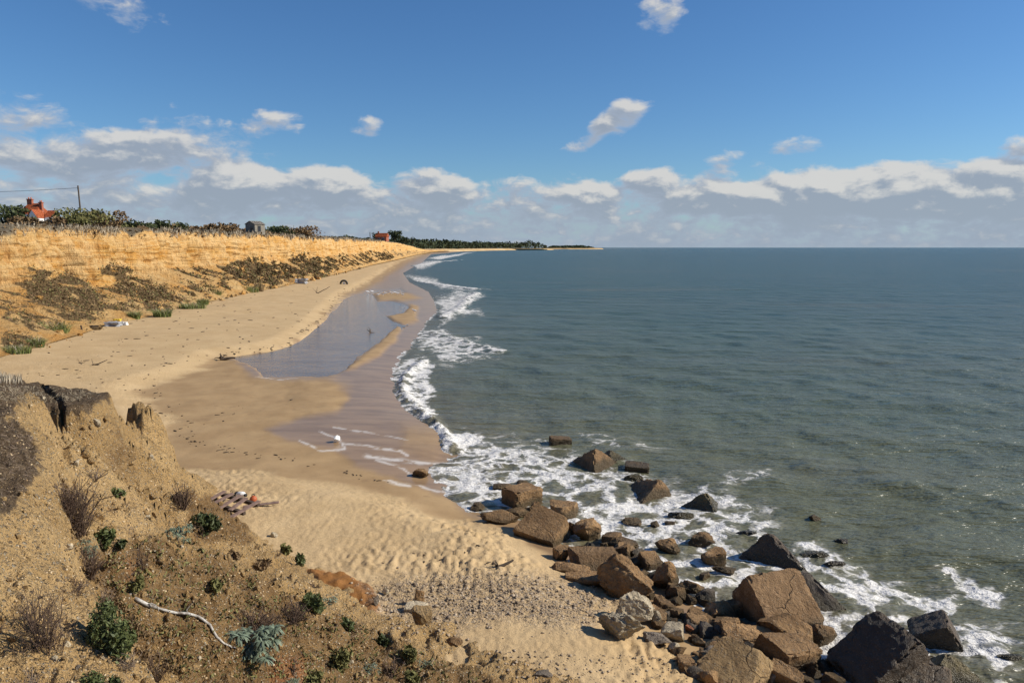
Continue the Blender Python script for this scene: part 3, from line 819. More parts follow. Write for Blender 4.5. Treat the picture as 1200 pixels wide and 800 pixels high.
# ------------------------------------------------------------------ height lookup for standing things on the ground
def beach_z(x, y):
    x = np.atleast_1d(np.asarray(x, float)); y = np.atleast_1d(np.asarray(y, float))
    yy = np.clip(y, BD[0], BD[-1] - 1e-6)
    i = np.clip(np.searchsorted(BD, yy) - 1, 0, len(BD) - 2)
    fy = (yy - BD[i]) / (BD[i + 1] - BD[i])
    t = np.clip(x / np.maximum(np.abs(yy), 9.0), BT[0], BT[-1] - 1e-6)
    j = np.clip(np.searchsorted(BT, t) - 1, 0, len(BT) - 2)
    fx = (t - BT[j]) / (BT[j + 1] - BT[j])
    return (BZ[i, j] * (1 - fy) * (1 - fx) + BZ[i + 1, j] * fy * (1 - fx) + BZ[i, j + 1] * (1 - fy) * fx + BZ[i + 1, j + 1] * fy * fx)
def bluff_look(x, y):
    D, T, Z = BL['D'], BL['T'], BL['Z']
    yy = np.clip(y, D[0], D[-1] - 1e-6)
    i = np.clip(np.searchsorted(D, yy) - 1, 0, len(D) - 2)
    fy = (yy - D[i]) / (D[i + 1] - D[i])
    t = np.clip(x / yy, T[0], T[-1] - 1e-6)
    j = np.clip(np.searchsorted(T, t) - 1, 0, len(T) - 2)
    fx = (t - T[j]) / (T[j + 1] - T[j])
    return Z[i, j] * (1 - fy) * (1 - fx) + Z[i + 1, j] * fy * (1 - fx) + Z[i, j + 1] * (1 - fy) * fx + Z[i + 1, j + 1] * fy * fx
def ground_z(x, y):
    x = np.atleast_1d(np.asarray(x, float)); y = np.atleast_1d(np.asarray(y, float))
    zb = beach_z(x, y)
    nearb = (y < 27) & (x < 11) & (x > -18)
    zz = np.where(nearb, bluff_look(x, y), -9)
    return np.maximum(zb, zz)
def hit(px, py, sea=True, dmax=260.0):
    """first ground point on the way through a pixel (vectorised)"""
    px = np.atleast_1d(np.asarray(px, float)); py = np.atleast_1d(np.asarray(py, float))
    dx, dy, dz = ray(px, py)
    out = np.zeros((len(px), 3)); done = np.zeros(len(px), bool)
    tp = 2.4
    for t in np.geomspace(2.5, dmax, 420):
        act = ~done
        if not act.any(): break
        x, y, z = dx[act] * t, dy[act] * t, CH + dz[act] * t
        g = ground_z(x, y)
        if sea: g = np.maximum(g, 0)
        h = z <= g
        k = np.where(act)[0][h]
        if len(k):
            lo, hi = np.full(len(k), tp), np.full(len(k), t)
            for _ in range(9):
                md = (lo + hi) / 2
                gg = ground_z(dx[k] * md, dy[k] * md)
                if sea: gg = np.maximum(gg, 0)
                below = CH + dz[k] * md <= gg
                hi = np.where(below, md, hi); lo = np.where(below, lo, md)
            gg = ground_z(dx[k] * hi, dy[k] * hi)
            if sea: gg = np.maximum(gg, 0)
            out[k] = np.c_[dx[k] * hi, dy[k] * hi, gg]
            done[k] = True
        tp = t
    k = ~done
    out[k] = np.c_[dx[k] * dmax, dy[k] * dmax, CH + dz[k] * dmax]
    return out
def at(px, py, sea=True):
    return hit(px, py, sea)[0]

# ------------------------------------------------------------------ sand cliff and the land behind it
FOOT = np.array([(-24, 6), (-27, 20), (-31, 40), (-32.5, 50), (-35.5, 66), (-36, 76), (-38.8, 99), (-39.3, 113), (-41, 141), (-46, 202), (-55, 298), (-66, 435), (-90, 707), (-119, 1131), (-120, 1500)], float)
TOPZ = np.array([(0, 9.2), (50, 9.7), (98, 10.4), (150, 10.8), (250, 11.2), (420, 11.9), (600, 11.4), (760, 9.6), (900, 7), (1131, 4.2), (1500, 3)], float)
def cliff_foot_x(y): return np.interp(y, FOOT[:, 1], FOOT[:, 0])
def cliff_top_z(y): return np.interp(y, TOPZ[:, 0], TOPZ[:, 1])
def cliff_top_x(y):
    return cliff_foot_x(y) - 8.6 - .5 * perlin(np.asarray(y) * .11, 0 * np.asarray(y), 201) * 1.6 - .8 * perlin(np.asarray(y) * .4, 0 * np.asarray(y), 203)
VEGPX = [([(20, 330), (40, 315), (95, 322), (118, 352), (118, 372), (80, 378), (48, 360), (22, 345)], 1), ([(118, 310), (135, 308), (175, 330), (215, 352), (200, 366), (170, 362), (140, 340)], 1),
         ([(0, 350), (30, 368), (60, 382), (40, 388), (0, 372)], .8), ([(262, 310), (300, 302), (345, 326), (330, 332), (290, 336), (258, 326)], .9),
         ([(345, 292), (362, 302), (382, 320), (368, 322), (350, 312)], .9), ([(300, 300), (318, 306), (340, 322), (326, 328), (305, 316)], .7), ([(0, 385), (35, 396), (50, 408), (0, 414)], .8),
         ([(212, 325), (250, 340), (236, 352), (216, 342)], .6), ([(372, 302), (392, 312), (388, 318), (374, 314)], .7), ([(456, 290), (474, 288), (470, 293), (456, 295)], .8)]
CL = {}
def build_cliff():
    ys = np.concatenate([np.linspace(6, 36, 50), np.geomspace(36.4, 420, 480), np.geomspace(424, 1500, 90)])
    t = np.concatenate([np.linspace(0, 1, 92), 1 + np.array([.01, .03, .08, .2, .5, 1.2, 3, 8, 20])])
    Y = np.repeat(ys[:, None], len(t), 1)
    Tt = np.repeat(t[None, :], len(ys), 0)
    foot, topx, topz = cliff_foot_x(Y), cliff_top_x(Y), cliff_top_z(Y)
    z0 = 1.25
    th = .44 + .17 * perlin(Y * .045, 0 * Y, 211) + .10 * perlin(Y * .16, 0 * Y, 213)     # how high the talus reaches
    th = np.clip(th, .22, .68)
    H = topz - z0
    tt = np.clip(Tt, 0, 1)
    a = .56                                               # parameter where talus turns into the face
    zr = np.where(tt < a, th * (tt / a), th + (1 - th) * (tt - a) / (1 - a))
    run = np.where(tt < a, .78 * (tt / a) ** .9, .78 + .22 * (tt - a) / (1 - a))
    X = foot + (topx - foot) * run
    Z = z0 + H * zr
    scl = np.clip(Y / 60, 1, 4)
    talm = ss(tt, a + .06, a - .10)
    # ribs and gullies down the face, fans below
    rib = np.abs(perlin(Y * .30, tt * 1.2, 221)) + .5 * np.abs(perlin(Y * .75, tt * 2.0, 223))
    env = np.sin(np.pi * np.clip(tt, 0, 1)) ** .6
    X = X + env * (.85 - 2.7 * rib) * (1 - .25 * talm) - env * (1 - talm) * 1.3 * np.abs(perlin(Y * 1.1, Z * .15, 225))
    X = X + env * (1 - talm) * (.26 * perlin(Z * 1.6, Y * .08, 227) + .20 * perlin(Z * 4.5, Y * .3, 229))
    X = X + env * fbm(Y * 1.1, Z * 1.1, 4, 233) * .34
    # slip scars, running down to the right along the fans
    X = X + env * talm * .65 * perlin((Y + Z * 2.2) * .22, Z * .1, 237)
    notch = np.clip(np.abs(perlin(Y * .22, 0 * Y, 243)) * 1.6 + .6 * np.abs(perlin(Y * .8, 0 * Y, 245)) - .35, 0, 1)
    Z = Z - .75 * notch * ss(tt, .86, .99) * (Tt <= 1.09)
    over = np.maximum(Tt - 1, 0)
    X = X - over * 14
    Z = Z + np.minimum(over * 2.0, .5) * .4 + np.where(over > 0, .18 * fbm(X * .3, Y * .3, 3, 241), 0)
    px, py = proj(X, Y, Z)
    wx = fbm(px / 14, py / 8, 4, 251) * 13
    wy = fbm(px / 14, py / 8, 4, 257) * 7
    veg = np.zeros_like(X)
    for poly, w in VEGPX:
        veg = np.maximum(veg, w * ss(sdf(px + wx, py + wy, poly), -7, 7))
    streak = perlin((Y + Z * 2.0) * .35, Z * .12, 261) + .5 * perlin((Y + Z * 2.0) * .9, Z * .3, 263)
    veg = np.maximum(veg, talm * ss(streak + .25 * fbm(Y * .5, Z * .9, 3, 269), .02, .36) * .95 * ss(tt, .04, .16) * ss(tt, .60, .48))
    turf = np.maximum(ss(tt, .965, .995), (Tt > 1) * 1.0)
    veg = veg * np.clip(.80 + .9 * fbm(Y * .55 + Z * .5, Z * 1.1, 4, 267), 0, 1.15)
    CL.update(X=X, Y=Y, Z=Z, veg=veg, talm=talm, t=Tt, th=th)
    V = np.stack([X, Y, Z], -1).reshape(-1, 3)
    F = grid_faces(*X.shape)[:, ::-1]
    me = mesh_np('sand_cliff', V, F, dict(veg=veg, turf=turf, talus=talm))
    tag(obj('sand_cliff', me, M['cliff']), 'ochre sand cliff along the beach', kind='structure')
build_cliff()
def plateau_z(x, y):
    return float(cliff_top_z(y)) + .15

# far headlands: low land with a wood on it
def build_headlands():
    for nm, pts, hgt in [('headland', [(-560, 1250), (-330, 1180), (-150, 1250), (-112, 1480), (-60, 1960), (30, 2320), (118, 2390), (140, 2480), (100, 2800), (-800, 2900)], 4.2),
                         ('far_headland', [(150, 3300), (250, 3290), (345, 3330), (420, 3420), (400, 3700), (100, 3800)], 4.5)]:
        P = np.array(pts, float)
        c = P.mean(0)
        rings = []
        for k, zf in ((1.0, -.5), (.992, 1.2), (.975, 3.0), (.955, hgt * .55), (.94, hgt), (.6, hgt * 1.2), (.02, hgt * 1.25)):
            q = []
            for i in range(len(P)):
                a, b = P[i], P[(i + 1) % len(P)]
                for s in range(12):
                    p = a + (b - a) * s / 12
                    w = 6 * perlin(p[0] * .02, p[1] * .02, 301)
                    q.append((c[0] + (p[0] - c[0]) * k + w * .5, c[1] + (p[1] - c[1]) * k + w, zf + (.8 * float(perlin(p[0] * .03, p[1] * .03, 303)) if zf > 2 else 0)))
            rings.append(q)
        A = np.array(rings)
        nr, nc = A.shape[:2]
        i = np.arange(nr * nc).reshape(nr, nc)
        j = np.roll(i, -1, 1)
        F = np.stack([i[:-1], j[:-1], j[1:], i[1:]], -1).reshape(-1, 4)
        me = mesh_np(nm, A.reshape(-1, 3), F)
        tag(obj(nm, me, M['dune']), 'low sandy headland across the bay', kind='structure')
build_headlands()

# ================================================================== BUILDERS FOR THINGS
rnd = np.random.RandomState(42)
def ico(sub):
    bm = bmesh.new()
    bmesh.ops.create_icosphere(bm, subdivisions=sub, radius=1.0)
    V = np.array([v.co[:] for v in bm.verts]); F = np.array([[v.index for v in f.verts] for f in bm.faces])
    bm.free()
    return V, F
def cubegrid(cuts):
    bm = bmesh.new()
    bmesh.ops.create_cube(bm, size=2.0)
    bmesh.ops.subdivide_edges(bm, edges=bm.edges[:], cuts=cuts, use_grid_fill=True)
    V = np.array([v.co[:] for v in bm.verts]); F = np.array([[v.index for v in f.verts] for f in bm.faces])
    bm.free()
    return V, F
ICO = {k: ico(k) for k in (1, 2, 3, 4, 5)}
CUBE = {k: cubegrid(k) for k in (1, 7, 15, 23)}
def n3(V, s, seed, o=3):
    x, y, z = V[:, 0] * s, V[:, 1] * s, V[:, 2] * s
    return (fbm(x + z * .37, y - z * .21, o, seed) + fbm(y + x * .31, z + 5, o, seed + 7) + fbm(z - y * .27, x + 9, o, seed + 13)) / 2.2

def rock_mesh(name, dims, kind, seed, res=3):
    """boulder: a ball cut by planes; block: a cube with worn, chipped edges; slab: a flat cut block"""
    rs = np.random.RandomState(seed)
    dims = np.asarray(dims, float)
    if kind == 'boulder':
        V, F = ICO[res + 1]
        V = V.copy()
        for _ in range(13):
            n = rs.normal(size=3); n /= np.linalg.norm(n)
            d = rs.uniform(.48, .82)
            V -= np.maximum(V @ n - d, 0)[:, None] * n
        V /= np.abs(V).max(0)
        V = V * (1 + .15 * n3(V, 1.1, seed, 3) - .16 * np.abs(n3(V, 2.4, seed + 20, 4)) + .07 * n3(V, 6.0, seed + 30, 3))[:, None]
    else:
        V, F = CUBE[{2: 7, 3: 15, 4: 23}[res]]
        V = V.copy()
        a = np.sort(np.abs(V), 1)
        e = np.clip((a[:, 1] - .80) / .20, 0, 1)
        c = np.clip((a[:, 0] - .70) / .30, 0, 1)
        ch = np.clip(1.3 * n3(V, 2.6, seed, 4) + .15, 0, 1.2)
        V *= (1 - e ** 2 * (.022 + .17 * ch) - .07 * c * e)[:, None]
        if kind == 'slab':
            for _ in range(5):
                n = rs.normal(size=3) * np.array([1, 1, .35]); n /= np.linalg.norm(n)
                d = rs.uniform(.72, 1.05)
                V -= np.maximum(V @ n - d, 0)[:, None] * n
            V[:, 2] *= 1 + .18 * V[:, 0] * rs.uniform(-1, 1) + .18 * V[:, 1] * rs.uniform(-1, 1)
            V += (.055 * n3(V, 2.0, seed + 3, 4))[:, None] * V
        V += .026 * np.stack([n3(V, 3.1, seed + k, 4) for k in (40, 50, 60)], 1)
    V = V * dims / 2
    s = dims.mean()
    V += ((.020 if kind == 'boulder' else .013) * s * np.stack([n3(V / s, 9.0, seed + k, 3) for k in (70, 80, 90)], 1))
    return mesh_np(name, V, F, smooth=True, sharp=30 if kind != 'boulder' else 34)

SEED = [100]
CATS = {'boulder': 'rock', 'concrete_block': 'block', 'stone_slab': 'slab', 'rubble_rock': 'rock', 'stone': 'stone'}
def put_rock(name, px, py, w, h, kind, mat, label, rz=0.0, tilt=(0, 0), depth=.8, sink=.25, group=None, res=3, asp=None):
    SEED[0] += 1
    b = at(px, py)
    D = b[1] * cp + (CH - b[2]) * sp
    s = D / FPX
    a = math.atan2(CH - b[2], b[1])
    W = w * s
    dp = W * depth
    Hh = max(.22 * W, (h * s - dp * math.sin(a) * .75) / math.cos(a)) if asp is None else W * asp
    Ht = Hh / (1 - sink)
    me = rock_mesh(name, (W * 1.04, dp, Ht), kind, SEED[0], res)
    o = obj(name, me, M[mat], None, (b[0], b[1] + dp * .42, b[2] + Hh - Ht / 2), (R(tilt[0]), R(tilt[1]), R(rz)))
    return tag(o, label, CATS[name], group)
def tip_cube(px, py, hz, side, rz, mat, label, tilt=(0, 0), group=None):
    """a cube lying half sunk with one corner up"""
    SEED[0] += 1
    x, y = PZ(px, py, hz)
    me = rock_mesh('concrete_block', (side, side, side), 'block', SEED[0], 4)
    q = Vector((1, 1, 1)).normalized().rotation_difference(Vector((0, 0, 1))).to_matrix().to_4x4()
    # bring one falling edge onto azimuth 0, then turn
    e = q @ Vector((-1, 0, 0)); az = math.atan2(e.y, e.x)
    m = Matrix.Rotation(R(rz) - az, 4, 'Z') @ q
    m = Matrix.Rotation(R(tilt[0]), 4, 'X') @ Matrix.Rotation(R(tilt[1]), 4, 'Y') @ m
    k = m @ (Vector((1, 1, 1)) * side / 2 * .955)
    o = obj('concrete_block', me, M[mat])
    o.matrix_world = Matrix.Translation(Vector((x, y, hz)) - k) @ m
    return tag(o, label, 'block', group)

# ------------------------------------------------------------------ foliage and twigs
def leaves(C, size, rs, up=.3, aspect=1.8, dirs=None):
    """one small pointed leaf face per centre"""
    n = len(C)
    d = rs.normal(size=(n, 3)) if dirs is None else dirs
    d[:, 2] += up
    d /= np.linalg.norm(d, axis=1)[:, None] + 1e-9
    r = rs.normal(size=(n, 3))
    s = np.cross(d, r); s /= np.linalg.norm(s, axis=1)[:, None] + 1e-9
    size = np.broadcast_to(size, (n,))[:, None]
    L, Wd = d * size * aspect * .5, s * size * .5
    V = np.stack([C - L, C - L * .1 + Wd, C + L, C - L * .1 - Wd], 1).reshape(-1, 3)
    F = np.arange(4 * n).reshape(n, 4)
    return V, F, np.repeat(rs.uniform(0, 1, n), 4)
def tubes(paths, sides=4):
    """paths: list of (points, r0, r1)"""
    Vs, Fs, off = [], [], 0
    for pts, r0, r1 in paths:
        pts = np.asarray(pts, float)
        n = len(pts)
        tg = np.gradient(pts, axis=0); tg /= np.linalg.norm(tg, axis=1)[:, None] + 1e-9
        ref = np.array([0, 0, 1.0]) if abs(tg[0, 2]) < .9 else np.array([1.0, 0, 0])
        a = np.cross(tg, ref); a /= np.linalg.norm(a, axis=1)[:, None] + 1e-9
        b = np.cross(tg, a)
        rr = np.linspace(r0, r1, n)[:, None]
        for i in range(n):
            for k in range(sides):
                t = 2 * math.pi * k / sides
                Vs.append(pts[i] + rr[i] * (math.cos(t) * a[i] + math.sin(t) * b[i]))
        for i in range(n - 1):
            for k in range(sides):
                k2 = (k + 1) % sides
                Fs.append((off + i * sides + k, off + i * sides + k2, off + (i + 1) * sides + k2, off + (i + 1) * sides + k))
        off += n * sides
    return np.array(Vs), np.array(Fs)
def wander(rs, p0, d, L, n=5, j=.25, up=0.0):
    pts = [np.array(p0, float)]
    d = np.array(d, float); d /= np.linalg.norm(d)
    for _ in range(n):
        d = d + rs.normal(0, j, 3); d[2] += up; d /= np.linalg.norm(d)
        pts.append(pts[-1] + d * L / n)
    return pts
def twig_paths(rs, n, w, h, r, spread=.8, fork=3):
    out = []
    for _ in range(n):
        az = rs.uniform(0, 6.28); s = rs.uniform(0, spread)
        p0 = (math.cos(az) * w * .18 * rs.rand(), math.sin(az) * w * .18 * rs.rand(), -.04)
        L = h * rs.uniform(.6, 1.05)
        st = wander(rs, p0, (math.cos(az) * s, math.sin(az) * s, 1), L, 5, .16)
        out.append((st, r, r * .45))
        for _ in range(fork):
            k = rs.randint(1, 5)
            a2 = rs.uniform(0, 6.28)
            out.append((wander(rs, st[k], (math.cos(a2), math.sin(a2), rs.uniform(.3, 1.4)), L * rs.uniform(.2, .5), 3, .25), r * .55, r * .25))
    return out
def plant_root(name, px, py, label, cat, group=None):
    p = at(px, py)
    o = empty(name, p - np.array([0, 0, .02]))
    D = p[1] * cp + (CH - p[2]) * sp
    return tag(o, label, cat, group), D / FPX, p
def part_np(name, V, F, mat, parent, tint=None, smooth=False):
    return obj(name, mesh_np(name, V, F, {'tint': tint if tint is not None else np.full(len(V), .5)}, smooth), M[mat], parent)
def part_twigs(name, paths, mat, parent, sides=4, seed=1):
    V, F = tubes(paths, sides)
    return part_np(name, V, F, mat, parent, np.random.RandomState(seed).uniform(0, 1, len(V)) * .6 + .2, True)
def lumpy(rs, n, w, d, h, lumps=7):
    """points through a crown made of several overlapping lumps, denser at the outside"""
    out = []
    lumps = int(lumps * 1.7)
    cs = [(rs.uniform(-.5, .5) * w * .74, rs.uniform(-.5, .5) * d * .74, h * rs.uniform(.18, .78), rs.uniform(.12, .33)) for _ in range(lumps)]
    for i in range(n):
        c = cs[rs.randint(lumps)]
        v = rs.normal(size=3); v /= np.linalg.norm(v)
        r = c[3] * rs.uniform(.35, 1.0) ** .5 * (1 + .25 * rs.normal() * .5)
        q = np.array([c[0] + v[0] * r * w, c[1] + v[1] * r * d, c[2] + v[2] * r * h])
        if q[2] > 0: out.append(q)
    return np.array(out)
def green_bush(px, py, w, h, label, mat='leaf_green', n=420, leaf=.055, group=None, name='green_shrub'):
    o, s, p = plant_root(name, px, py, label, 'shrub', group)
    SEED[0] += 1; rs = np.random.RandomState(SEED[0])
    W, Hh = w * s, h * s
    C = lumpy(rs, int(max(n, 160 + w * h * 1.0)), W, W, Hh, 9)
    V, F, t = leaves(C, 2.2 * s * rs.uniform(.6, 1.4, len(C)), rs, .7, 2.6)
    part_np('foliage', V, F, mat, o, t)
    part_twigs('stems', twig_paths(rs, 9, W, Hh * .85, .5 * s, .6, 3), 'twig', o)
    return o
def glaucous(px, py, w, h, label, n=170, group=None):
    o, s, p = plant_root('glaucous_plant', px, py, label, 'plant', group)
    SEED[0] += 1; rs = np.random.RandomState(SEED[0])
    W, Hh = w * s, h * s
    Vs, Fs, Ts, off = [], [], [], 0
    heads = [(0, 0, Hh * .35)] + [(rs.uniform(-.38, .38) * W, rs.uniform(-.38, .38) * W, Hh * rs.uniform(.15, .7)) for _ in range(16)]
    for i in range(int(n * 1.7)):                      # each leaf a strap of four faces, arching over from a crown
        c = np.array(heads[rs.randint(len(heads))])
        az = rs.uniform(0, 6.28); L = W * rs.uniform(.09, .19); wd = L * rs.uniform(.09, .16)
        u = np.array([math.cos(az), math.sin(az), 0]); sd = np.array([-u[1], u[0], 0]); rise = rs.uniform(.25, 1.1)
        for k in range(5):
            q = k / 4
            b = c + u * L * q + np.array([0, 0, L * (rise * q - .95 * q * q)])
            ww = wd * (.35 + 1.6 * q * (1.05 - q))
            Vs += [b - sd * ww + np.array([0, 0, .2 * ww]), b + sd * ww + np.array([0, 0, .2 * ww])]
        for k in range(4):
            Fs.append((off + 2 * k, off + 2 * k + 1, off + 2 * k + 3, off + 2 * k + 2))
        Ts += [rs.uniform(0, 1)] * 10; off += 10
    part_np('foliage', np.array(Vs), np.array(Fs), 'leaf_blue', o, np.array(Ts))
    part_twigs('stems', twig_paths(rs, 7, W, Hh * .6, .006, 1.0, 2), 'twig_pale', o)
    return o
def dead_shrub(px, py, w, h, label, n=26, mat='twig', spread=.8, r=.007, fork=4, group=None, lean=None):
    o, s, p = plant_root('dead_shrub', px, py, label, 'shrub', group)
    SEED[0] += 1; rs = np.random.RandomState(SEED[0])
    W, Hh = w * s, h * s
    r = {.012: 1.0}.get(r, .72) * s
    part_twigs('stems', twig_paths(rs, n // 2, W, Hh, r, spread * W / max(Hh, .01), fork), mat, o, 4, SEED[0])
    part_twigs('twigs', twig_paths(rs, n, W * 1.5, Hh * .8, r * .6, spread * W / max(Hh, .01) * 1.3, fork), mat, o, 3, SEED[0] + 1)
    if lean: o.rotation_euler = (R(lean[0]), R(lean[1]), 0)
    return o
def tuft_blades(rs, n, w, h, bw):
    a = rs.uniform(0, 6.28, n); r = np.sqrt(rs.uniform(0, 1, n)) * w * .5
    b = np.stack([np.cos(a) * r, np.sin(a) * r * .8, np.full(n, -.03)], 1)
    lean = rs.normal(0, .32, (n, 2)) + np.stack([np.cos(a), np.sin(a)], 1) * .25
    L = h * rs.uniform(.55, 1.1, n)[:, None]
    mid = b + np.c_[lean * .35, np.ones(n)] * L * .55
    tp = b + np.c_[lean * 1.1, np.full(n, .95)] * L
    s = rs.normal(size=(n, 3)); s[:, 2] = 0; s /= np.linalg.norm(s, axis=1)[:, None]
    s *= bw
    V = np.stack([b - s, b + s, mid + s * .8, mid - s * .8, tp + s * .15, tp - s * .15], 1).reshape(-1, 3)
    i = np.arange(n)[:, None] * 6
    F = np.concatenate([i + np.array([[0, 1, 2, 3]]), i + np.array([[3, 2, 4, 5]])])
    return V, F, np.repeat(rs.uniform(0, 1, n), 6)
def grass_tuft(loc, w, h, label, n=160, bw=.012, mat='grass', group=None):
    o = tag(empty('grass_tuft', loc), label, 'grass', group)
    SEED[0] += 1; rs = np.random.RandomState(SEED[0])
    V, F, t = tuft_blades(rs, n, w, h, bw)
    part_np('blades', V, F, mat, o, t)
    V, F, t = tuft_blades(rs, n // 4, w * .8, h * 1.15, bw * .8)
    part_np('dry_blades', V, F, 'straw', o, t)
    return o
def bush(px, D, w, toppy, label, mat, n=900, leaf=.26, group=None, base=None, name='clifftop_bush', depth=1.0):
    while base is None and float(PD(px, 290, D)[0]) > float(cliff_top_x(D)) - 2.4 and D < 900: D *= 1.01
    x = float(PD(px, 290, D)[0])
    z0 = plateau_z(x, D) if base is None else base
    s = D / FPX
    zt = float(PD(px, toppy, D)[2])
    Hh = max(zt - z0, .4) + .3
    W = w * s
    o = tag(empty(name, (x, D, z0 - .25)), label, 'bush', group)
    SEED[0] += 1; rs = np.random.RandomState(SEED[0])
    C = lumpy(rs, n, W, W * depth, Hh, 9)
    C[:, 2] *= Hh / C[:, 2].max()
    V, F, t = leaves(C, leaf * rs.uniform(.6, 1.3, len(C)), rs, .3, 1.4)
    t = np.clip(t * .6 + np.repeat(.4 * (.5 + fbm(C[:, 0] * .9, C[:, 2] * .9 + C[:, 1], 2, SEED[0] % 50)), 4), 0, 1)
    part_np('foliage', V, F, mat, o, t)
    part_twigs('stems', twig_paths(rs, 7, W * .8, Hh * .75, .035, .7, 2), 'bark', o)
    return o
def tree(loc, w, h, label, group=None, mat='leaf_wood', n=700, leaf=.5, trunk=.25):
    o = tag(empty('clifftop_tree', loc), label, 'tree', group)
    SEED[0] += 1; rs = np.random.RandomState(SEED[0])
    C = lumpy(rs, n, w, w, h * .85, 9); C[:, 2] += h * .18
    V, F, t = leaves(C, leaf * rs.uniform(.6, 1.3, len(C)), rs, .3, 1.3)
    part_np('crown', V, F, mat, o, t)
    th = h * .05
    P = [(wander(rs, (0, 0, -.3), (0, 0, 1), h * .6, 5, .06), th * .6, th * .3)]
    for k in range(5):
        a = k * 1.26
        P.append((wander(rs, (0, 0, h * .25), (math.cos(a), math.sin(a), 1), h * .45, 4, .15), th * .3, th * .1))
    part_twigs('trunk', P, 'bark', o, 6)
    return o

# ================================================================== ROCKS AND BLOCKS
G_R = 'smaller rocks washed by the surf'
# blocks in the sea, each half sunk
tip_cube(697, 524, .68, 1.35, 262, 'conc', 'pyramid-like corner of a concrete block rising from the sea, tallest of the outer blocks')
tip_cube(716, 526, .42, 1.0, 250, 'moss', 'weedy brown block tip just behind the tall pyramid-like block in the sea')
tip_cube(775, 561, .52, 1.35, 235, 'conc', 'tilted brown block in the sea with a broad sunlit sloping face', (10, 20))
tip_cube(827, 576, .50, 1.1, 285, 'moss', 'dark pointed block in the sea, right of the block with the sunlit face')
tip_cube(901, 622, .68, 1.5, 300, 'darkblock', 'black pointed block behind the largest brown block', (0, -8))
tip_cube(944, 667, .72, 1.25, 200, 'grey', 'grey block corner leaning against the right side of the largest brown block')
put_rock('concrete_block', 1046, 806, 88, 70, 'block', 'darkblock', 'huge dark concrete block with a shadowed left face in the surf', 14, (6, -36), .85, .32, res=4, asp=.50)
put_rock('concrete_block', 1104, 760, 44, 26, 'block', 'darkblock', 'dark block behind the huge dark block, furthest right in the pile', -24, (8, -30), .9, .3, res=3, asp=.6)
put_rock('concrete_block', 1094, 822, 52, 44, 'block', 'wetblock', 'brown wet block in front of the huge dark block, lower right of the pile', -32, (34, -6), .85, .25, res=4, asp=.46)
tip_cube(1112, 764, .50, 1.1, 330, 'moss', 'weedy olive block at the right end of the pile, washed by foam')
tip_cube(1021, 752, .62, .60, 262, 'gravelly', 'small sunlit triangular shard in front of the huge dark block')
tip_cube(1030, 785, .28, 1.1, 240, 'moss', 'yellow-green weedy block at the bottom edge, in front of the shard')
put_rock('concrete_block', 657, 521, 24, 9, 'block', 'conc', 'small flat-topped block alone in the sea, furthest out from the beach', 8, (0, 4), .7, .3, asp=.3)
put_rock('concrete_block', 748, 551, 27, 9, 'block', 'conc', 'flat low slab-like block barely above water beside the pyramid block', -10, (3, 3), .8, .4, asp=.18)
put_rock('concrete_block', 920, 738, 74, 74, 'block', 'conc', 'largest brown concrete block with a broad flat sunlit top', 17, (40, 0), .95, .25, res=4, asp=.54)
put_rock('concrete_block', 612, 594, 40, 26, 'block', 'rock', 'box-shaped rock with a dark left side at the tip of the sand', 38, (0, 3), .75, .15, asp=.5)
put_rock('concrete_block', 659, 606, 33, 20, 'slab', 'rock', 'wedge of brown rock in foam right of the box-shaped rock', -20, (4, -12), .8, .25)
put_rock('concrete_block', 929, 784, 64, 40, 'slab', 'rock', 'rough box-like rock with a pale front edge in the foam', 24, (8, 6), .75, .2, asp=.42)
put_rock('stone_slab', 868, 812, 78, 62, 'slab', 'gravelly', 'large pebbly slab leaning at the bottom edge of the rock pile', -38, (28, 8), .95, .2, res=4, asp=.34)
put_rock('stone_slab', 640, 636, 58, 40, 'slab', 'rock', 'large smooth slab tilted against the end of the sand spit', -30, (18, 14), .85, .15, res=4, asp=.34)
put_rock('stone_slab', 698, 671, 54, 38, 'slab', 'conc', 'flat-faced brown slab leaning towards the beach in mid pile', 8, (30, 4), .80, .15, res=4, asp=.26)
put_rock('stone_slab', 690, 686, 64, 14, 'slab', 'rock', 'thin flat slab lying on the shingle edge', -14, (2, 3), .40, .35, asp=.14)
put_rock('stone_slab', 668, 672, 44, 10, 'slab', 'rock', 'narrow slab edge sunk in sand above the shingle', -16, (4, 6), .35, .35, asp=.16)
put_rock('boulder', 742, 708, 84, 48, 'boulder', 'rock', 'big rough lump of conglomerate in the middle of the pile', -18, (6, 10), .75, .2, res=4, asp=.52)
put_rock('boulder', 726, 645, 48, 20, 'boulder', 'rock', 'long low rock behind the flat-faced slab', -12, (0, 5), .55, .2)
put_rock('boulder', 733, 652, 24, 16, 'slab', 'rock', 'small angular rock below the long low rock', 20, (8, 8), .8, .2)
put_rock('boulder', 691, 635, 36, 34, 'boulder', 'rock', 'double-humped upright boulder behind the flat-faced slab', 15, (0, 0), .8, .2, asp=.8)
put_rock('boulder', 668, 627, 16, 18, 'boulder', 'rock', 'small upright rock between the tilted slab and the double-humped boulder', 0, (0, -8), .8, .2)
put_rock('boulder', 658, 656, 20, 17, 'slab', 'rock', 'small angular rock sitting on sand left of the flat-faced slab', 30, (14, 5), .8, .2)
put_rock('boulder', 588, 614, 50, 15, 'boulder', 'rock', 'low crusty rock along the tip of the sand spit', -6, (0, 3), .5, .3)
put_rock('boulder', 610, 605, 34, 15, 'boulder', 'rock', 'knobbly rock under the box-shaped rock', 20, (0, 0), .7, .3)
put_rock('boulder', 626, 604, 14, 18, 'boulder', 'rock', 'little pointed rock between the box-shaped rock and the wedge', 0, (0, 0), .8, .2)
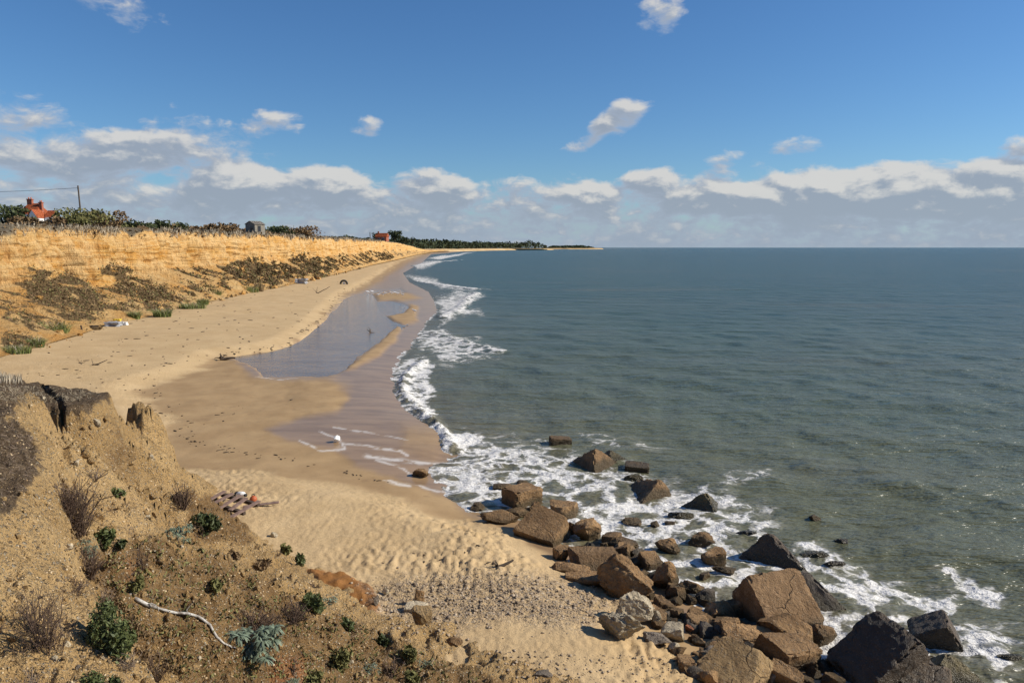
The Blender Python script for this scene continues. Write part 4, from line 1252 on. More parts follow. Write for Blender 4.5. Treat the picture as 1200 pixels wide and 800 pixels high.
put_rock('boulder', 780, 691, 30, 40, 'boulder', 'rock', 'tall upright rock at the water edge of the pile', 10, (0, 8), .8, .15, asp=1.15)
put_rock('boulder', 809, 698, 36, 22, 'boulder', 'rock', 'rounded rock right of the tall upright rock', -8, (0, 0), .75, .2)
put_rock('boulder', 741, 616, 25, 12, 'boulder', 'rock', 'low round rock in foam, behind the double-humped boulder', 0, (0, 0), .8, .35)
put_rock('boulder', 781, 648, 36, 22, 'boulder', 'rock', 'elongated rock slanting in the foam above the tall upright rock', -32, (0, 6), .55, .25)
put_rock('boulder', 824, 642, 34, 22, 'boulder', 'rock', 'forked rock in swirling foam left of the black pointed block', -20, (0, 0), .8, .3)
put_rock('boulder', 838, 662, 24, 20, 'slab', 'rock', 'squarish rock in foam below the forked rock', 10, (14, -8), .8, .2)
put_rock('boulder', 851, 673, 32, 11, 'boulder', 'rock', 'low rock in foam touching the squarish rock', -14, (0, 0), .5, .3)
put_rock('boulder', 493, 560, 25, 13, 'boulder', 'rock', 'lone rounded rock on wet sand left of the surf', 0, (0, 0), .75, .3)
put_rock('boulder', 742, 734, 50, 40, 'boulder', 'pale', 'pale rounded boulder at the back of the pair by the shingle', 10, (0, 6), .75, .2, res=4, asp=.70)
put_rock('boulder', 731, 752, 54, 42, 'boulder', 'pale', 'biggest pale boulder, shaded on its left, resting on sand', -32, (6, 14), .7, .2, res=4, asp=.66)
put_rock('boulder', 768, 734, 17, 20, 'boulder', 'pale', 'small pale stone tucked right of the pale boulders', 0, (0, 0), .8, .2)
put_rock('boulder', 770, 758, 35, 22, 'boulder', 'grey', 'dark egg-shaped rock in front of the pale boulders', -8, (0, 0), .7, .2)
put_rock('boulder', 789, 752, 26, 22, 'slab', 'pale', 'pale angular stone right of the egg-shaped rock', -25, (18, -8), .8, .2)
put_rock('boulder', 790, 763, 15, 13, 'boulder', 'pale', 'small round pale stone below the pale angular stone', 0, (0, 0), .8, .2)
put_rock('boulder', 872, 762, 92, 34, 'boulder', 'rock', 'long crumbly ridge of rock behind the pebbly slab', -10, (0, 4), .5, .25, res=4)
put_rock('boulder', 928, 758, 62, 56, 'slab', 'rock', 'long tapering rock propped in front of the largest brown block', -42, (20, 18), .55, .15, res=4, asp=.45)
put_rock('boulder', 970, 758, 37, 29, 'boulder', 'rock', 'rough round rock at the foot of the largest brown block', 0, (0, 0), .85, .25)
put_rock('boulder', 846, 732, 46, 32, 'boulder', 'rock', 'cracked brown rock left of the largest brown block', -10, (0, 0), .8, .25)
put_rock('boulder', 866, 722, 34, 24, 'boulder', 'rock', 'smooth brown rock between the cracked rock and the largest block', -20, (0, 0), .8, .25)
put_rock('boulder', 985, 786, 40, 20, 'boulder', 'rock', 'wet crusty rock in foam left of the huge dark block', -24, (0, 0), .6, .3)
put_rock('boulder', 922, 805, 40, 24, 'slab', 'rock', 'brown rock cut by the bottom edge, right of the pebbly slab', -30, (16, 10), .6, .2)
put_rock('boulder', 884, 728, 16, 12, 'boulder', 'grey', 'small dark rock in the shadow left of the largest block', 0, (0, 0), .8, .2)
put_rock('boulder', 958, 610, 16, 8, 'boulder', 'rock', 'small rock awash in the sea, beyond the black pointed block', 0, (0, 0), .8, .4)
put_rock('boulder', 990, 637, 18, 8, 'boulder', 'darkblock', 'small black rock awash in the open sea to the right', 0, (0, 0), .8, .4)
put_rock('boulder', 958, 654, 32, 8, 'boulder', 'moss', 'flat olive rock awash behind the grey block corner', 0, (0, 0), .6, .45)
put_rock('boulder', 980, 664, 26, 8, 'boulder', 'darkblock', 'low black rock awash right of the flat olive rock', 0, (0, 0), .6, .45)
put_rock('boulder', 1186, 775, 30, 10, 'boulder', 'moss', 'brown rock awash at the right edge of the picture', 0, (0, 0), .7, .45)
put_rock('boulder', 877, 628, 26, 9, 'boulder', 'darkblock', 'wave-washed black rock left of the black pointed block', -15, (0, 0), .6, .4)
put_rock('boulder', 801, 608, 32, 9, 'boulder', 'moss', 'flat weedy rock awash below the tilted block', -5, (0, 0), .6, .4)
put_rock('boulder', 822, 595, 26, 8, 'boulder', 'moss', 'dim olive rock under water beside the dark pointed block', 0, (0, 0), .6, .5)
put_rock('boulder', 742, 563, 26, 6, 'boulder', 'moss', 'sunken brown rock below the flat low block', 0, (0, 0), .6, .5)
put_rock('boulder', 493, 732, 22, 20, 'slab', 'gravelly', 'two-toned stone standing on the shingle below the bluff', 20, (12, 8), .8, .15)
put_rock('boulder', 487, 718, 24, 12, 'slab', 'pale', 'flat pale stone touching the two-toned stone on the shingle', -10, (8, 0), .7, .25)
put_rock('boulder', 492, 708, 12, 16, 'slab', 'rock', 'thin brown stone standing on edge on the shingle', 30, (0, 10), .5, .2)
put_rock('boulder', 452, 697, 10, 10, 'boulder', 'pale', 'small cream stone beside the rusty clay slump', 0, (0, 0), .8, .2)
put_rock('boulder', 440, 710, 8, 14, 'boulder', 'grey', 'dark grey stone at the edge of the rusty clay slump', 0, (0, 0), .8, .2)
put_rock('boulder', 531, 757, 22, 11, 'boulder', 'rock', 'brown stone on brown earth at the foot of the bluff', 0, (0, 0), .7, .25)
put_rock('boulder', 636, 795, 26, 10, 'boulder', 'grey', 'dark stone half buried in sand at the bottom edge', 0, (0, 0), .7, .35)
put_rock('boulder', 800, 778, 26, 12, 'boulder', 'rock', 'small brown rock in the shadow left of the pebbly slab', 0, (0, 0), .7, .25)
for px, py, w, h in [(560, 598, 26, 12), (588, 574, 24, 9), (614, 569, 20, 8), (768, 618, 13, 10), (786, 616, 14, 8), (827, 678, 16, 9), (572, 606, 20, 8)]:
    put_rock('boulder', px, py, w, h, 'boulder', 'rock', 'small brown rock in white foam at the water edge', rnd.uniform(0, 180), (0, 0), .8, .35, G_R, res=2)
put_rock('stone', 751, 663, 11, 6, 'slab', 'brick', 'red brick fragment among rocks by the foam', 20, (10, 8), .6, .2, res=2)
put_rock('stone', 763, 712, 9, 7, 'slab', 'brick', 'orange brick fragment behind the pale boulders', 70, (14, 8), .6, .2, res=2)
put_rock('stone', 809, 741, 10, 8, 'slab', 'brick', 'dark red brick fragment among rubble left of the long ridge', -40, (10, 8), .6, .2, res=2)
# loose rubble filling the pile: meshes shared, each lump an object of its own
RUB = [(660, 645), (720, 632), (770, 650), (800, 690), (850, 712), (900, 735), (960, 770), (985, 800), (880, 812), (800, 790), (792, 755), (760, 735), (770, 712), (720, 690), (690, 668)]
RM = [rock_mesh('rubble_rock', (1, .8, .62), k, 900 + i, 3 if k == 'slab' else 2) for i, k in enumerate(['boulder', 'boulder', 'slab', 'boulder', 'slab', 'boulder'])]
n = 0
rub_xy = []
while n < 230:
    px, py = rnd.uniform(650, 990), rnd.uniform(630, 810)
    if not inside(np.array(px), np.array(py), RUB): continue
    n += 1
    rub_xy.append((px, py))
RP = hit([a for a, _ in rub_xy], [b for _, b in rub_xy])
for i, p in enumerate(RP):
    s = .15 + .50 * rnd.rand() ** 2.2
    o = bpy.data.objects.new('rubble_rock', RM[i % 6])
    if not RM[i % 6].materials: RM[i % 6].materials.append(M['rock' if i % 3 else 'grey'])
    o.location = (p[0], p[1], p[2] + s * .10)
    o.scale = (s, s, s)
    o.rotation_euler = (rnd.uniform(-.4, .4), rnd.uniform(-.4, .4), rnd.uniform(0, 6.28))
    link(o)
    tag(o, 'small loose brown rubble filling gaps between the big rocks', 'rock', 'loose rubble in the rock pile')

# ------------------------------------------------------------------ shingle, gravel and seaweed: uncountable
def in_poly_px(poly, n, rs):
    P = np.array(poly, float)
    out = np.zeros((0, 2))
    while len(out) < n:
        q = np.c_[rs.uniform(P[:, 0].min(), P[:, 0].max(), n), rs.uniform(P[:, 1].min(), P[:, 1].max(), n)]
        out = np.r_[out, q[inside(q[:, 0], q[:, 1], poly)]]
    return out[:n]
def scatter_pebbles(name, pts, lo, hi, mat, label, rs, flat=.6, lift=.2):
    V0, F0 = ICO[1]
    n = len(pts)
    s = ((lo + (hi - lo) * rs.rand(n) ** 4) * np.clip(pts[:, 1] / 13, .3, 1.2))[:, None, None]
    sc = rs.uniform(.6, 1.2, (n, 1, 3)) * np.array([1, 1, flat])
    a = rs.uniform(0, 6.28, n)
    c, si = np.cos(a)[:, None], np.sin(a)[:, None]
    L = V0[None] * sc * s * (1 + .18 * rs.normal(size=(n, len(V0), 1)))
    X = L[..., 0] * c - L[..., 1] * si
    Y = L[..., 0] * si + L[..., 1] * c
    V = np.stack([X, Y, L[..., 2]], -1) + pts[:, None] + np.array([0, 0, 1]) * s * lift
    F = (F0[None] + (np.arange(n) * len(V0))[:, None, None]).reshape(-1, 3)
    t = np.repeat(rs.uniform(0, 1, n), len(V0))
    o = obj(name, mesh_np(name, V.reshape(-1, 3), F, {'tint': t}, True), M[mat])
    return tag(o, label, kind='stuff')
rs = np.random.RandomState(5)
q = in_poly_px([(400, 668), (470, 662), (560, 664), (690, 680), (760, 705), (700, 740), (640, 745), (560, 750), (520, 770), (470, 755), (430, 715)], 5200, rs)
w = sdf(q[:, 0], q[:, 1], SHING)
q = q[rs.rand(len(q)) < np.clip(.15 + w / 34, .06, .6)]
scatter_pebbles('shingle', hit(q[:, 0], q[:, 1]), .012, .045, 'pebble', 'patch of grey-brown shingle on the sand', rs)
q = in_poly_px([(0, 470), (60, 470), (130, 490), (300, 640), (480, 740), (600, 800), (600, 830), (0, 830)], 6000, rs)
P = hit(q[:, 0], q[:, 1])
scatter_pebbles('gravel', P, .006, .030, 'gravel', 'pale gravel weathering out of the bluff', rs, .7, .1)
q = in_poly_px([(560, 760), (800, 770), (830, 800), (600, 800)], 500, rs)
scatter_pebbles('beach_pebbles', hit(q[:, 0], q[:, 1]), .01, .04, 'pebble', 'scattered pebbles on trampled sand', rs)

def seaweed():
    rs = np.random.RandomState(8)
    q = [in_poly_px([(20, 400), (250, 352), (400, 325), (420, 330), (370, 378), (260, 412), (180, 450), (130, 470), (30, 440)], 170, rs)]
    for ln, n, sd in [([(190, 448), (172, 458), (190, 480), (205, 492)], 22, 7), ([(205, 505), (240, 522), (300, 532), (400, 552), (450, 565)], 60, 5), ([(265, 415), (330, 405), (375, 375), (400, 345), (440, 325)], 90, 4),
                      ([(330, 470), (240, 490), (180, 530)], 18, 9), ([(470, 655), (560, 650), (660, 690)], 16, 20)]:
        L = np.array(ln, float)
        t = rs.uniform(0, len(L) - 1.001, n); i = t.astype(int); f = (t - i)[:, None]
        q.append(L[i] * (1 - f) + L[i + 1] * f + rs.normal(0, sd, (n, 2)) * np.array([1, .5]))
    q = np.concatenate(q)
    P = hit(q[:, 0], q[:, 1])
    Vs, Fs, Ts = [], [], []
    V0, F0 = ICO[1]
    for i, p in enumerate(P):
        s = rs.uniform(.012, .05) * np.clip(p[1] / 22, .8, 3)
        a = rs.uniform(0, 3.14)
        L = V0 * np.array([s * rs.uniform(.8, 2.6), s * .8, s * .35])
        c, si = math.cos(a), math.sin(a)
        Fs.append(F0 + len(Vs) * len(V0))
        Vs.append(np.c_[L[:, 0] * c - L[:, 1] * si, L[:, 0] * si + L[:, 1] * c, L[:, 2] + .01] + p)
        Ts += [rs.rand()] * len(V0)
    tag(obj('seaweed', mesh_np('seaweed', np.concatenate(Vs), np.concatenate(Fs), {'tint': np.array(Ts)}, True), M['weed']), 'dark strandline scraps scattered over the sand', kind='stuff')
seaweed()

# ================================================================== THINGS ON THE BEACH
def box_np(dx, dy, dz, c=(0, 0, 0)):
    V, F = CUBE[1]
    return V * np.array([dx, dy, dz]) / 2 + np.array(c), F
def beam(name, dims, loc, rot, mat, parent, me=None, bev=.006):
    if me is None:
        bm = bmesh.new()
        bmesh.ops.create_cube(bm, size=1.0)
        bmesh.ops.scale(bm, vec=dims, verts=bm.verts)
        bmesh.ops.bevel(bm, geom=bm.edges[:], offset=min(bev, min(dims) * .3), segments=1, affect='EDGES')
        me = bpy.data.meshes.new(name); bm.to_mesh(me); bm.free()
    return obj(name, me, M[mat], parent, loc, rot)

def pallet():
    p = at(265, 597)
    o = tag(empty('wooden_pallet', p, R(-22)), 'broken wooden pallet lying on the sand at the foot of the bluff', 'pallet')
    o.rotation_euler = (R(7), R(5), R(-24))
    for y in (-.48, 0, .48):
        beam('bearer', (1.25, .09, .09), (0, y, .06), (0, 0, R(rnd.uniform(-2, 2))), 'wood_dark', o)
    for i, x in enumerate((-.58, -.34, -.04, .22, .56)):
        L = (1.15, 1.15, 1.2, .7, 1.15)[i]
        beam('slat', (.13, L, .022), (x, (0, 0, 0, .2, 0)[i], .122), (0, R(rnd.uniform(-1.5, 1.5)), R((1, -2, 3, 9, -1)[i])), 'wood_old', o)
    q = at(306, 592)
    b = beam('loose_plank', (.95, .12, .03), (q[0], q[1], q[2] + .03), (R(3), R(-3), R(14)), 'wood_old', None)
    tag(b, 'pale loose plank lying right of the broken pallet', 'plank')
    # round float: a ball with a collar and a lifting eye
    q = at(297, 588)
    f = tag(empty('fishing_float', q), 'orange-red ball float beside the broken pallet', 'float')
    V, F = ICO[3]
    V = V * np.array([.10, .10, .095]) * (1 + .18 * np.maximum(V[:, 2:3] - .85, 0) * 4)
    obj('ball', mesh_np('ball', V + np.array([0, 0, .09]), F), M['plastic_orange'], f)
    t = np.linspace(0, 6.283, 13)
    V, F = tubes([(np.c_[np.cos(t) * .035, 0 * t, np.sin(t) * .035 + .205], .012, .012)], 5)
    obj('eye', mesh_np('eye', V, F), M['rubber'], f)
    # bottle: a turned body with shoulder, neck and cap
    q = at(277, 584)
    f = tag(empty('plastic_bottle', (q[0], q[1], q[2] + .10), R(35)), 'white plastic bottle with dark base lying on the broken pallet', 'bottle')
    f.rotation_euler = (R(80), 0, R(60))
    def lathe(prof, n=14):
        V = [(r * math.cos(a), r * math.sin(a), z) for r, z in prof for a in np.linspace(0, 6.283, n, endpoint=False)]
        F = [(i * n + k, i * n + (k + 1) % n, (i + 1) * n + (k + 1) % n, (i + 1) * n + k) for i in range(len(prof) - 1) for k in range(n)]
        return np.array(V), np.array(F)
    obj('body', mesh_np('body', *lathe([(0.001, .10), (.10, .10), (.105, .14), (.105, .26), (.09, .31), (.04, .35), (.035, .38)])), M['plastic_white'], f)
    obj('base', mesh_np('base', *lathe([(0.001, 0), (.10, 0), (.107, .02), (.107, .10), (0.001, .101)])), M['rubber'], f)
    obj('cap', mesh_np('cap', *lathe([(.044, .375), (.044, .42), (0.001, .421)])), M['rubber'], f)
pallet()

p = at(393, 519)
SEED[0] += 1
fb = obj('foam_block', rock_mesh('foam_block', (.34, .30, .30), 'boulder', 777, 3), M['plastic_white'], None, (p[0], p[1] + .15, p[2] + .12), (R(12), R(-14), R(35)))
tag(fb, 'chunk of white foam stranded on the wet sand', 'foam block')

def tyre():
    p = at(403, 333)
    o = tag(empty('tyre', (p[0], p[1], p[2] - .15), R(12)), 'black tyre standing half buried in sand below the cliff', 'tyre')
    t = np.linspace(0, 6.283, 41)
    Vs, Fs = [], []
    ns = 10
    for i, a in enumerate(t[:-1]):
        for k in range(ns):
            b = 2 * math.pi * k / ns
            r = .62 + .19 * math.copysign(abs(math.cos(b)) ** .7, math.cos(b))
            Vs.append((r * math.cos(a), .21 * math.copysign(abs(math.sin(b)) ** .7, math.sin(b)), r * math.sin(a) + .25))
    for i in range(40):
        for k in range(ns):
            Fs.append((i * ns + k, i * ns + (k + 1) % ns, ((i + 1) % 40) * ns + (k + 1) % ns, ((i + 1) % 40) * ns + k))
    obj('casing', mesh_np('casing', np.array(Vs), np.array(Fs)), M['rubber'], o)
    V, F = box_np(.5, .10, .42, (.05, 0, .34))
    V = V + .05 * n3(V, 3, 5)[:, None]
    obj('packing', mesh_np('packing', V, F), M['plastic_white'], o)
tyre()

def driftwood(px, py, L, rz, label, root=True, mat='bark', r=.09, seed=1):
    p = at(px, py)
    o = tag(empty('driftwood_log', p, R(rz)), label, 'driftwood')
    rs = np.random.RandomState(seed)
    part_twigs('trunk', [(wander(rs, (-L / 2, 0, r * .6), (1, 0, .12), L, 7, .09), r, r * .45)], mat, o, 8, seed)
    P = [(wander(rs, (-L / 2 + .05, 0, r), (-.3 + rs.normal(0, .4), rs.normal(0, .7), .9), L * .45, 4, .3), r * .5, r * .15) for _ in range(6 if root else 3)]
    part_twigs('branches', P, mat, o, 5, seed + 1)
    return o
driftwood(267, 422, 1.0, 10, 'dark tree stump with stubby roots at the near end of the tidal pool', True, 'bark', .12, 3)
driftwood(443, 391, 1.5, 8, 'dark branch lying in the tidal pool near the sand bar', False, 'bark', .10, 4)
driftwood(380, 344, 2.4, 5, 'long dark stick on dry sand left of the tidal pool', False, 'bark', .07, 5)
driftwood(118, 428, .9, 14, 'short bleached stick on the beach behind the turf ledge', False, 'bark', .04, 6)
driftwood(98, 426, .8, -20, 'thin dark twig on dry sand beside the bleached stick', False, 'twig', .025, 7)
driftwood(592, 664, .45, 20, 'small dark driftwood scrap on trampled sand', False, 'bark', .05, 8)

# weathered silver branch lying on the bluff
BR = [(152, 700), (160, 706), (172, 712), (188, 715), (205, 719), (220, 722), (234, 727), (246, 735), (253, 747), (262, 755), (274, 762), (286, 769)]
Q = hit([a for a, _ in BR], [b for _, b in BR])
Q[:, 2] += .035 + .02 * np.sin(np.arange(len(Q)) * 1.3)
o = tag(empty('silver_branch', Q[0]), 'bleached silver-white branch snaking down the bluff to the blue-green plant', 'branch')
V, F = tubes([(Q - Q[0], .024, .013)], 8)
V = V + .012 * np.stack([n3(V, 9, k) for k in (1, 2, 3)], 1)
obj('stem', mesh_np('stem', V, F), M['driftwood'], o)
for k in (2, 5, 8):
    part_twigs('side_twig', [(wander(rnd, Q[k] - Q[0], (rnd.normal(0, .6), rnd.normal(0, .6), .25), .22, 4, .3), .009, .004)], 'driftwood', o)

# litter at the cliff foot
def litter(px, py, w, h, mat, label, name, cat, seed):
    x, y = PZ(px, py, 1.35)
    s = float(y) / FPX
    V, F = CUBE[7]
    V = V * np.array([w * s, w * s * .7, h * s]) / 2 * (1 + .45 * n3(V, 1.4, seed))[:, None]
    o = obj(name, mesh_np(name, V, F, smooth=True, sharp=40), M[mat], None, (float(x), float(y), 1.35 + h * s * .3))
    return tag(o, label, cat)
litter(133, 381, 16, 5, 'cloth_grey', 'crumpled grey plastic sheet at the foot of the cliff', 'plastic_sheet', 'litter', 31)
litter(138, 377, 7, 4, 'plastic_yellow', 'yellow plastic scrap on the crumpled grey sheet', 'plastic_scrap', 'litter', 32)
litter(146, 380, 6, 3, 'plastic_white', 'white plastic scrap right of the yellow scrap', 'plastic_scrap', 'litter', 33)
litter(108, 384, 12, 3, 'weed', 'dark tangle of weed left of the crumpled grey sheet', 'weed_tangle', 'weed', 34)
litter(15, 396, 4, 4, 'plastic_white', 'small white bottle-like scrap low on the cliff slope', 'plastic_scrap', 'litter', 35)
litter(257, 346, 5, 4, 'cloth_grey', 'dark litter at cliff foot beside green grass', 'litter_scrap', 'litter', 36)
litter(352, 331, 14, 5, 'cloth_grey', 'grey rubble heap at the foot of the far cliff', 'rubble_heap', 'rubble', 37)
p = PZ(96, 388, 1.3)
beam('stake', (.12, .10, .55), (float(p[0]), float(p[1]), 1.5), (R(4), R(-9), R(20)), 'wood_dark', None, bev=.03)
tag(bpy.data.objects[-1] if False else [o for o in bpy.data.objects if o.name.startswith('stake')][0], 'short dark wooden stake standing in the sand at the cliff foot', 'stake')

# gulls on the sand bar
def gull_mesh():
    prof = [(-.30, .055, .010), (-.20, .06, .045), (-.08, .07, .085), (.06, .085, .095), (.16, .11, .075), (.215, .165, .05), (.25, .20, .05), (.29, .205, .042), (.325, .20, .016), (.37, .195, .004)]
    Vs, Fs, n = [], [], 10
    for x, z, r in prof:
        for k in range(n):
            a = 6.283 * k / n
            Vs.append((x, r * .9 * math.cos(a), .16 + z + r * math.sin(a)))
    for i in range(len(prof) - 1):
        for k in range(n):
            Fs.append((i * n + k, i * n + (k + 1) % n, (i + 1) * n + (k + 1) % n, (i + 1) * n + k))
    off = len(Vs)
    V, F = tubes([([(0, .035, .15), (.01, .035, 0)], .012, .010), ([(0, -.035, .15), (.01, -.035, 0)], .012, .010)], 4)
    return mesh_np('gull', np.r_[np.array(Vs), V], np.r_[np.array(Fs), F + off])
gm = gull_mesh(); gm.materials.append(M['gull_white'])
for px, py in [(443, 347), (446, 345.5), (449, 346.5), (452, 345), (455, 344.5), (459, 345), (463, 344.5), (466, 345.5), (472, 347), (431, 343.5), (436, 343), (486, 366.5)]:
    p = at(px, py)
    o = bpy.data.objects.new('gull', gm)
    o.location = p; o.rotation_euler = (0, 0, rnd.uniform(-.6, .6) + (0 if rnd.rand() < .5 else math.pi)); o.scale = (1.15,) * 3
    link(o); tag(o, 'white gull standing by the sand bar at the tidal pool', 'gull', 'gulls resting on the sand bar')

# ================================================================== PLANTS ON THE BLUFF
glaucous(210, 632, 34, 24, 'round blue-green plant by itself below the bare twiggy shrub', 200)
glaucous(300, 770, 70, 44, 'largest blue-green plant, below the mass of brown twigs', 420)
glaucous(103, 652, 24, 36, 'blue-green plant in the gully beside the near bank', 160)
glaucous(386, 706, 22, 14, 'small blue-green plant on the ridge above the rusty clay', 90)
glaucous(434, 788, 26, 18, 'blue-green plant near the bottom edge, left of the brown twigs', 110)
glaucous(497, 779, 20, 12, 'little blue-green plant on brown earth at the lower right of the bluff', 90)
glaucous(340, 803, 24, 14, 'blue-green plant cut by the bottom edge beside red earth', 90)
green_bush(241, 627, 28, 30, 'compact dark green bush right of the round blue-green plant', 'leaf_dark', 620, .05)
green_bush(135, 764, 46, 66, 'tall bright green bush against the near bank', 'leaf_green', 900, .045)
green_bush(124, 642, 20, 30, 'upright green bush behind the gully plant', 'leaf_green', 300, .05)
green_bush(110, 808, 24, 24, 'green sprig at the bottom edge on the near bank', 'leaf_green', 260, .03)
green_bush(133, 808, 14, 22, 'thin dark sprig at the bottom edge right of another', 'leaf_dark', 120, .03)
green_bush(368, 714, 26, 20, 'bright green clump on the ridge left of the rusty clay', 'leaf_green', 300, .045)
green_bush(408, 737, 14, 14, 'small green clump at the lower end of the ridge', 'leaf_green', 120, .045)
green_bush(396, 782, 30, 24, 'olive tussock among pebbles at the lower bluff', 'leaf_olive', 280, .04)
green_bush(368, 803, 28, 20, 'olive tussock cut by the bottom edge beside red earth', 'leaf_olive', 240, .04)
green_bush(448, 757, 14, 14, 'tiny dark green sprig below the rusty clay', 'leaf_dark', 110, .04)
green_bush(480, 772, 16, 16, 'small olive sprig touching the little blue-green plant', 'leaf_olive', 140, .04)
green_bush(482, 800, 16, 18, 'olive sprig at the bottom edge under the little blue-green plant', 'leaf_olive', 140, .04)
green_bush(138, 581, 14, 10, 'small green weed high on the bare bluff face', 'leaf_green', 110, .04)
green_bush(140, 640, 12, 9, 'small dark weed on a bare stalk in the gully', 'leaf_dark', 90, .04)
green_bush(252, 690, 14, 14, 'faint olive sprig on the open slope', 'leaf_olive', 90, .035)
green_bush(160, 690, 16, 20, 'olive weed at the upper end of the silver branch', 'leaf_olive', 160, .04)
green_bush(352, 662, 10, 18, 'green blades on the bluff edge against the sand', 'leaf_green', 120, .05)
green_bush(335, 648, 12, 12, 'grey-green sprig on the bluff edge near the white scrap', 'leaf_olive', 90, .04)
green_bush(275, 655, 12, 12, 'dark low sprig on the slope below the dark green bush', 'leaf_scrub', 90, .04)
green_bush(305, 663, 20, 8, 'flat brown mat of dead leaves on the upper slope', 'leaf_scrub', 130, .04)
dead_shrub(212, 594, 30, 32, 'bare upright twiggy shrub on the spur edge', 34, 'twig', .5, .010, 3)
dead_shrub(92, 622, 34, 70, 'tall thicket of bare reddish twigs in the gully', 48, 'twig', .7, .009, 5)
dead_shrub(56, 760, 60, 96, 'large dead thorny shrub sprawling over the near bank', 26, 'twig', .9, .011, 6)
dead_shrub(84, 690, 34, 26, 'tangle of dead twigs at the edge of the near bank', 30, 'twig', 1.2, .008, 4)
dead_shrub(300, 738, 74, 34, 'wide mass of brown twigs above the largest blue-green plant', 90, 'twig', 1.1, .007, 5)
dead_shrub(340, 724, 44, 26, 'brown twigs spreading right towards the ridge', 50, 'twig', 1.1, .007, 5)
dead_shrub(166, 666, 18, 36, 'single dead stalk in the brown gully', 8, 'twig', .4, .009, 3)
dead_shrub(150, 668, 44, 14, 'low dead branch leaning across the gully', 12, 'twig', 2.0, .010, 3)
dead_shrub(183, 800, 18, 48, 'thin dry stalks at the bottom edge in the gully', 12, 'twig', .4, .007, 3)
dead_shrub(150, 780, 26, 30, 'dry stems below the tall bright green bush', 16, 'twig_pale', .6, .006, 3)
dead_shrub(36, 735, 26, 50, 'dry stalks left of the large dead thorny shrub', 10, 'twig', .8, .006, 4)
dead_shrub(38, 806, 30, 40, 'dead stalks at the bottom left corner', 10, 'twig_pale', .8, .006, 4)
dead_shrub(460, 790, 26, 22, 'brown twigs between two blue-green plants near the bottom edge', 24, 'twig', .9, .007, 4)
dead_shrub(322, 652, 20, 12, 'wiry dark stems on the bluff edge', 10, 'twig', 1.2, .009, 2)
dead_shrub(370, 688, 16, 14, 'curled dark stem in front of the rusty clay', 6, 'twig', 1.0, .009, 2)
dead_shrub(344, 790, 8, 26, 'dark dead stem standing in red earth', 5, 'twig', .3, .012, 2)
dead_shrub(110, 560, 22, 24, 'dry stems rooted in the bluff face under the turf ledge', 9, 'twig_pale', .9, .007, 3)
dead_shrub(78, 600, 24, 46, 'dark twigs along the rim of the near bank', 34, 'twig', .8, .009, 5)
dead_shrub(104, 672, 26, 40, 'dark twigs hanging in the gully below the twig thicket', 34, 'twig', .9, .009, 4)
dead_shrub(120, 706, 26, 26, 'grey twigs between the near bank and the tall green bush', 24, 'twig_pale', .9, .009, 4)
# pale flints stuck in the bluff
for px, py, w, h, lb in [(111, 499, 12, 9, 'white flint below the outer end of the turf ledge'), (88, 545, 9, 7, 'white flint above the reddish twig thicket'), (80, 644, 9, 16, 'tall pale flint on the rim of the near bank'),
                         (62, 775, 10, 18, 'pale flint on the near bank below the thorny shrub'), (176, 538, 8, 7, 'cream stone on the standing lump of sand'), (172, 607, 6, 6, 'small white flint in the middle of the bluff face'),
                         (78, 758, 9, 6, 'yellowish flint right of the thorny shrub'), (212, 642, 6, 5, 'white flint just below the round blue-green plant'), (320, 630, 10, 4, 'white scrap on sand at the bluff edge'),
                         (90, 783, 6, 5, 'small grey flint low on the near bank'), (232, 773, 7, 6, 'white flint below the silver branch'), (412, 778, 6, 6, 'white flint among the olive tussocks'), (50, 468, 6, 4, 'pale flint beside the crack in the turf ledge')]:
    put_rock('stone', px, py, w, h, 'boulder', 'pale' if 'grey' not in lb else 'grey', lb, rnd.uniform(0, 180), (0, 0), .8, .3, None, 2, .7)

# matted dead grass over the dark soil, and dry stubble on the ledge: uncountable
def matted():
    rs = np.random.RandomState(12)
    q = in_poly_px([(-40, 440), (36, 442), (22, 472), (6, 494), (40, 512), (46, 545), (26, 578), (-40, 620)], 1500, rs)
    P = hit(q[:, 0], q[:, 1])
    n = len(P)
    d = np.stack([rs.normal(.2, .5, n), rs.normal(-.2, .5, n), rs.uniform(.05, .7, n)], 1)
    V, F, t = leaves(P + np.array([0, 0, .01]), .007 * np.clip(P[:, 1] / 9, .5, 1.3), rs, 0, 15, d)
    tag(obj('matted_grass', mesh_np('matted_grass', V, F, {'tint': t}, False), M['twig_pale']), 'matted dead grass on dark soil', kind='stuff')
    q = in_poly_px([(0, 440), (26, 440), (26, 450), (0, 450)], 220, rs)
    P = hit(q[:, 0], q[:, 1])
    d = np.stack([rs.normal(0, .2, 220), rs.normal(0, .2, 220), np.ones(220)], 1)
    V, F, t = leaves(P + np.array([0, 0, .08]), .014, rs, 0, 16, d)
    q2 = in_poly_px([(0, 452), (60, 454), (122, 460), (110, 467), (70, 474), (0, 470)], 900, rs)
    P2 = hit(q2[:, 0], q2[:, 1])
    d2 = np.stack([rs.normal(0, .6, 900), rs.normal(0, .6, 900), rs.uniform(.1, .8, 900)], 1)
    V2, F2, t2 = leaves(P2 + np.array([0, 0, .015]), .010, rs, 0, 11, d2)
    V, F, t = np.r_[V, V2], np.r_[F, F2 + len(V)], np.r_[t, t2 * .35]
    tag(obj('ledge_grass', mesh_np('ledge_grass', V, F, {'tint': t}, False), M['straw']), 'dry grass blades on the turf ledge', kind='stuff')
matted()
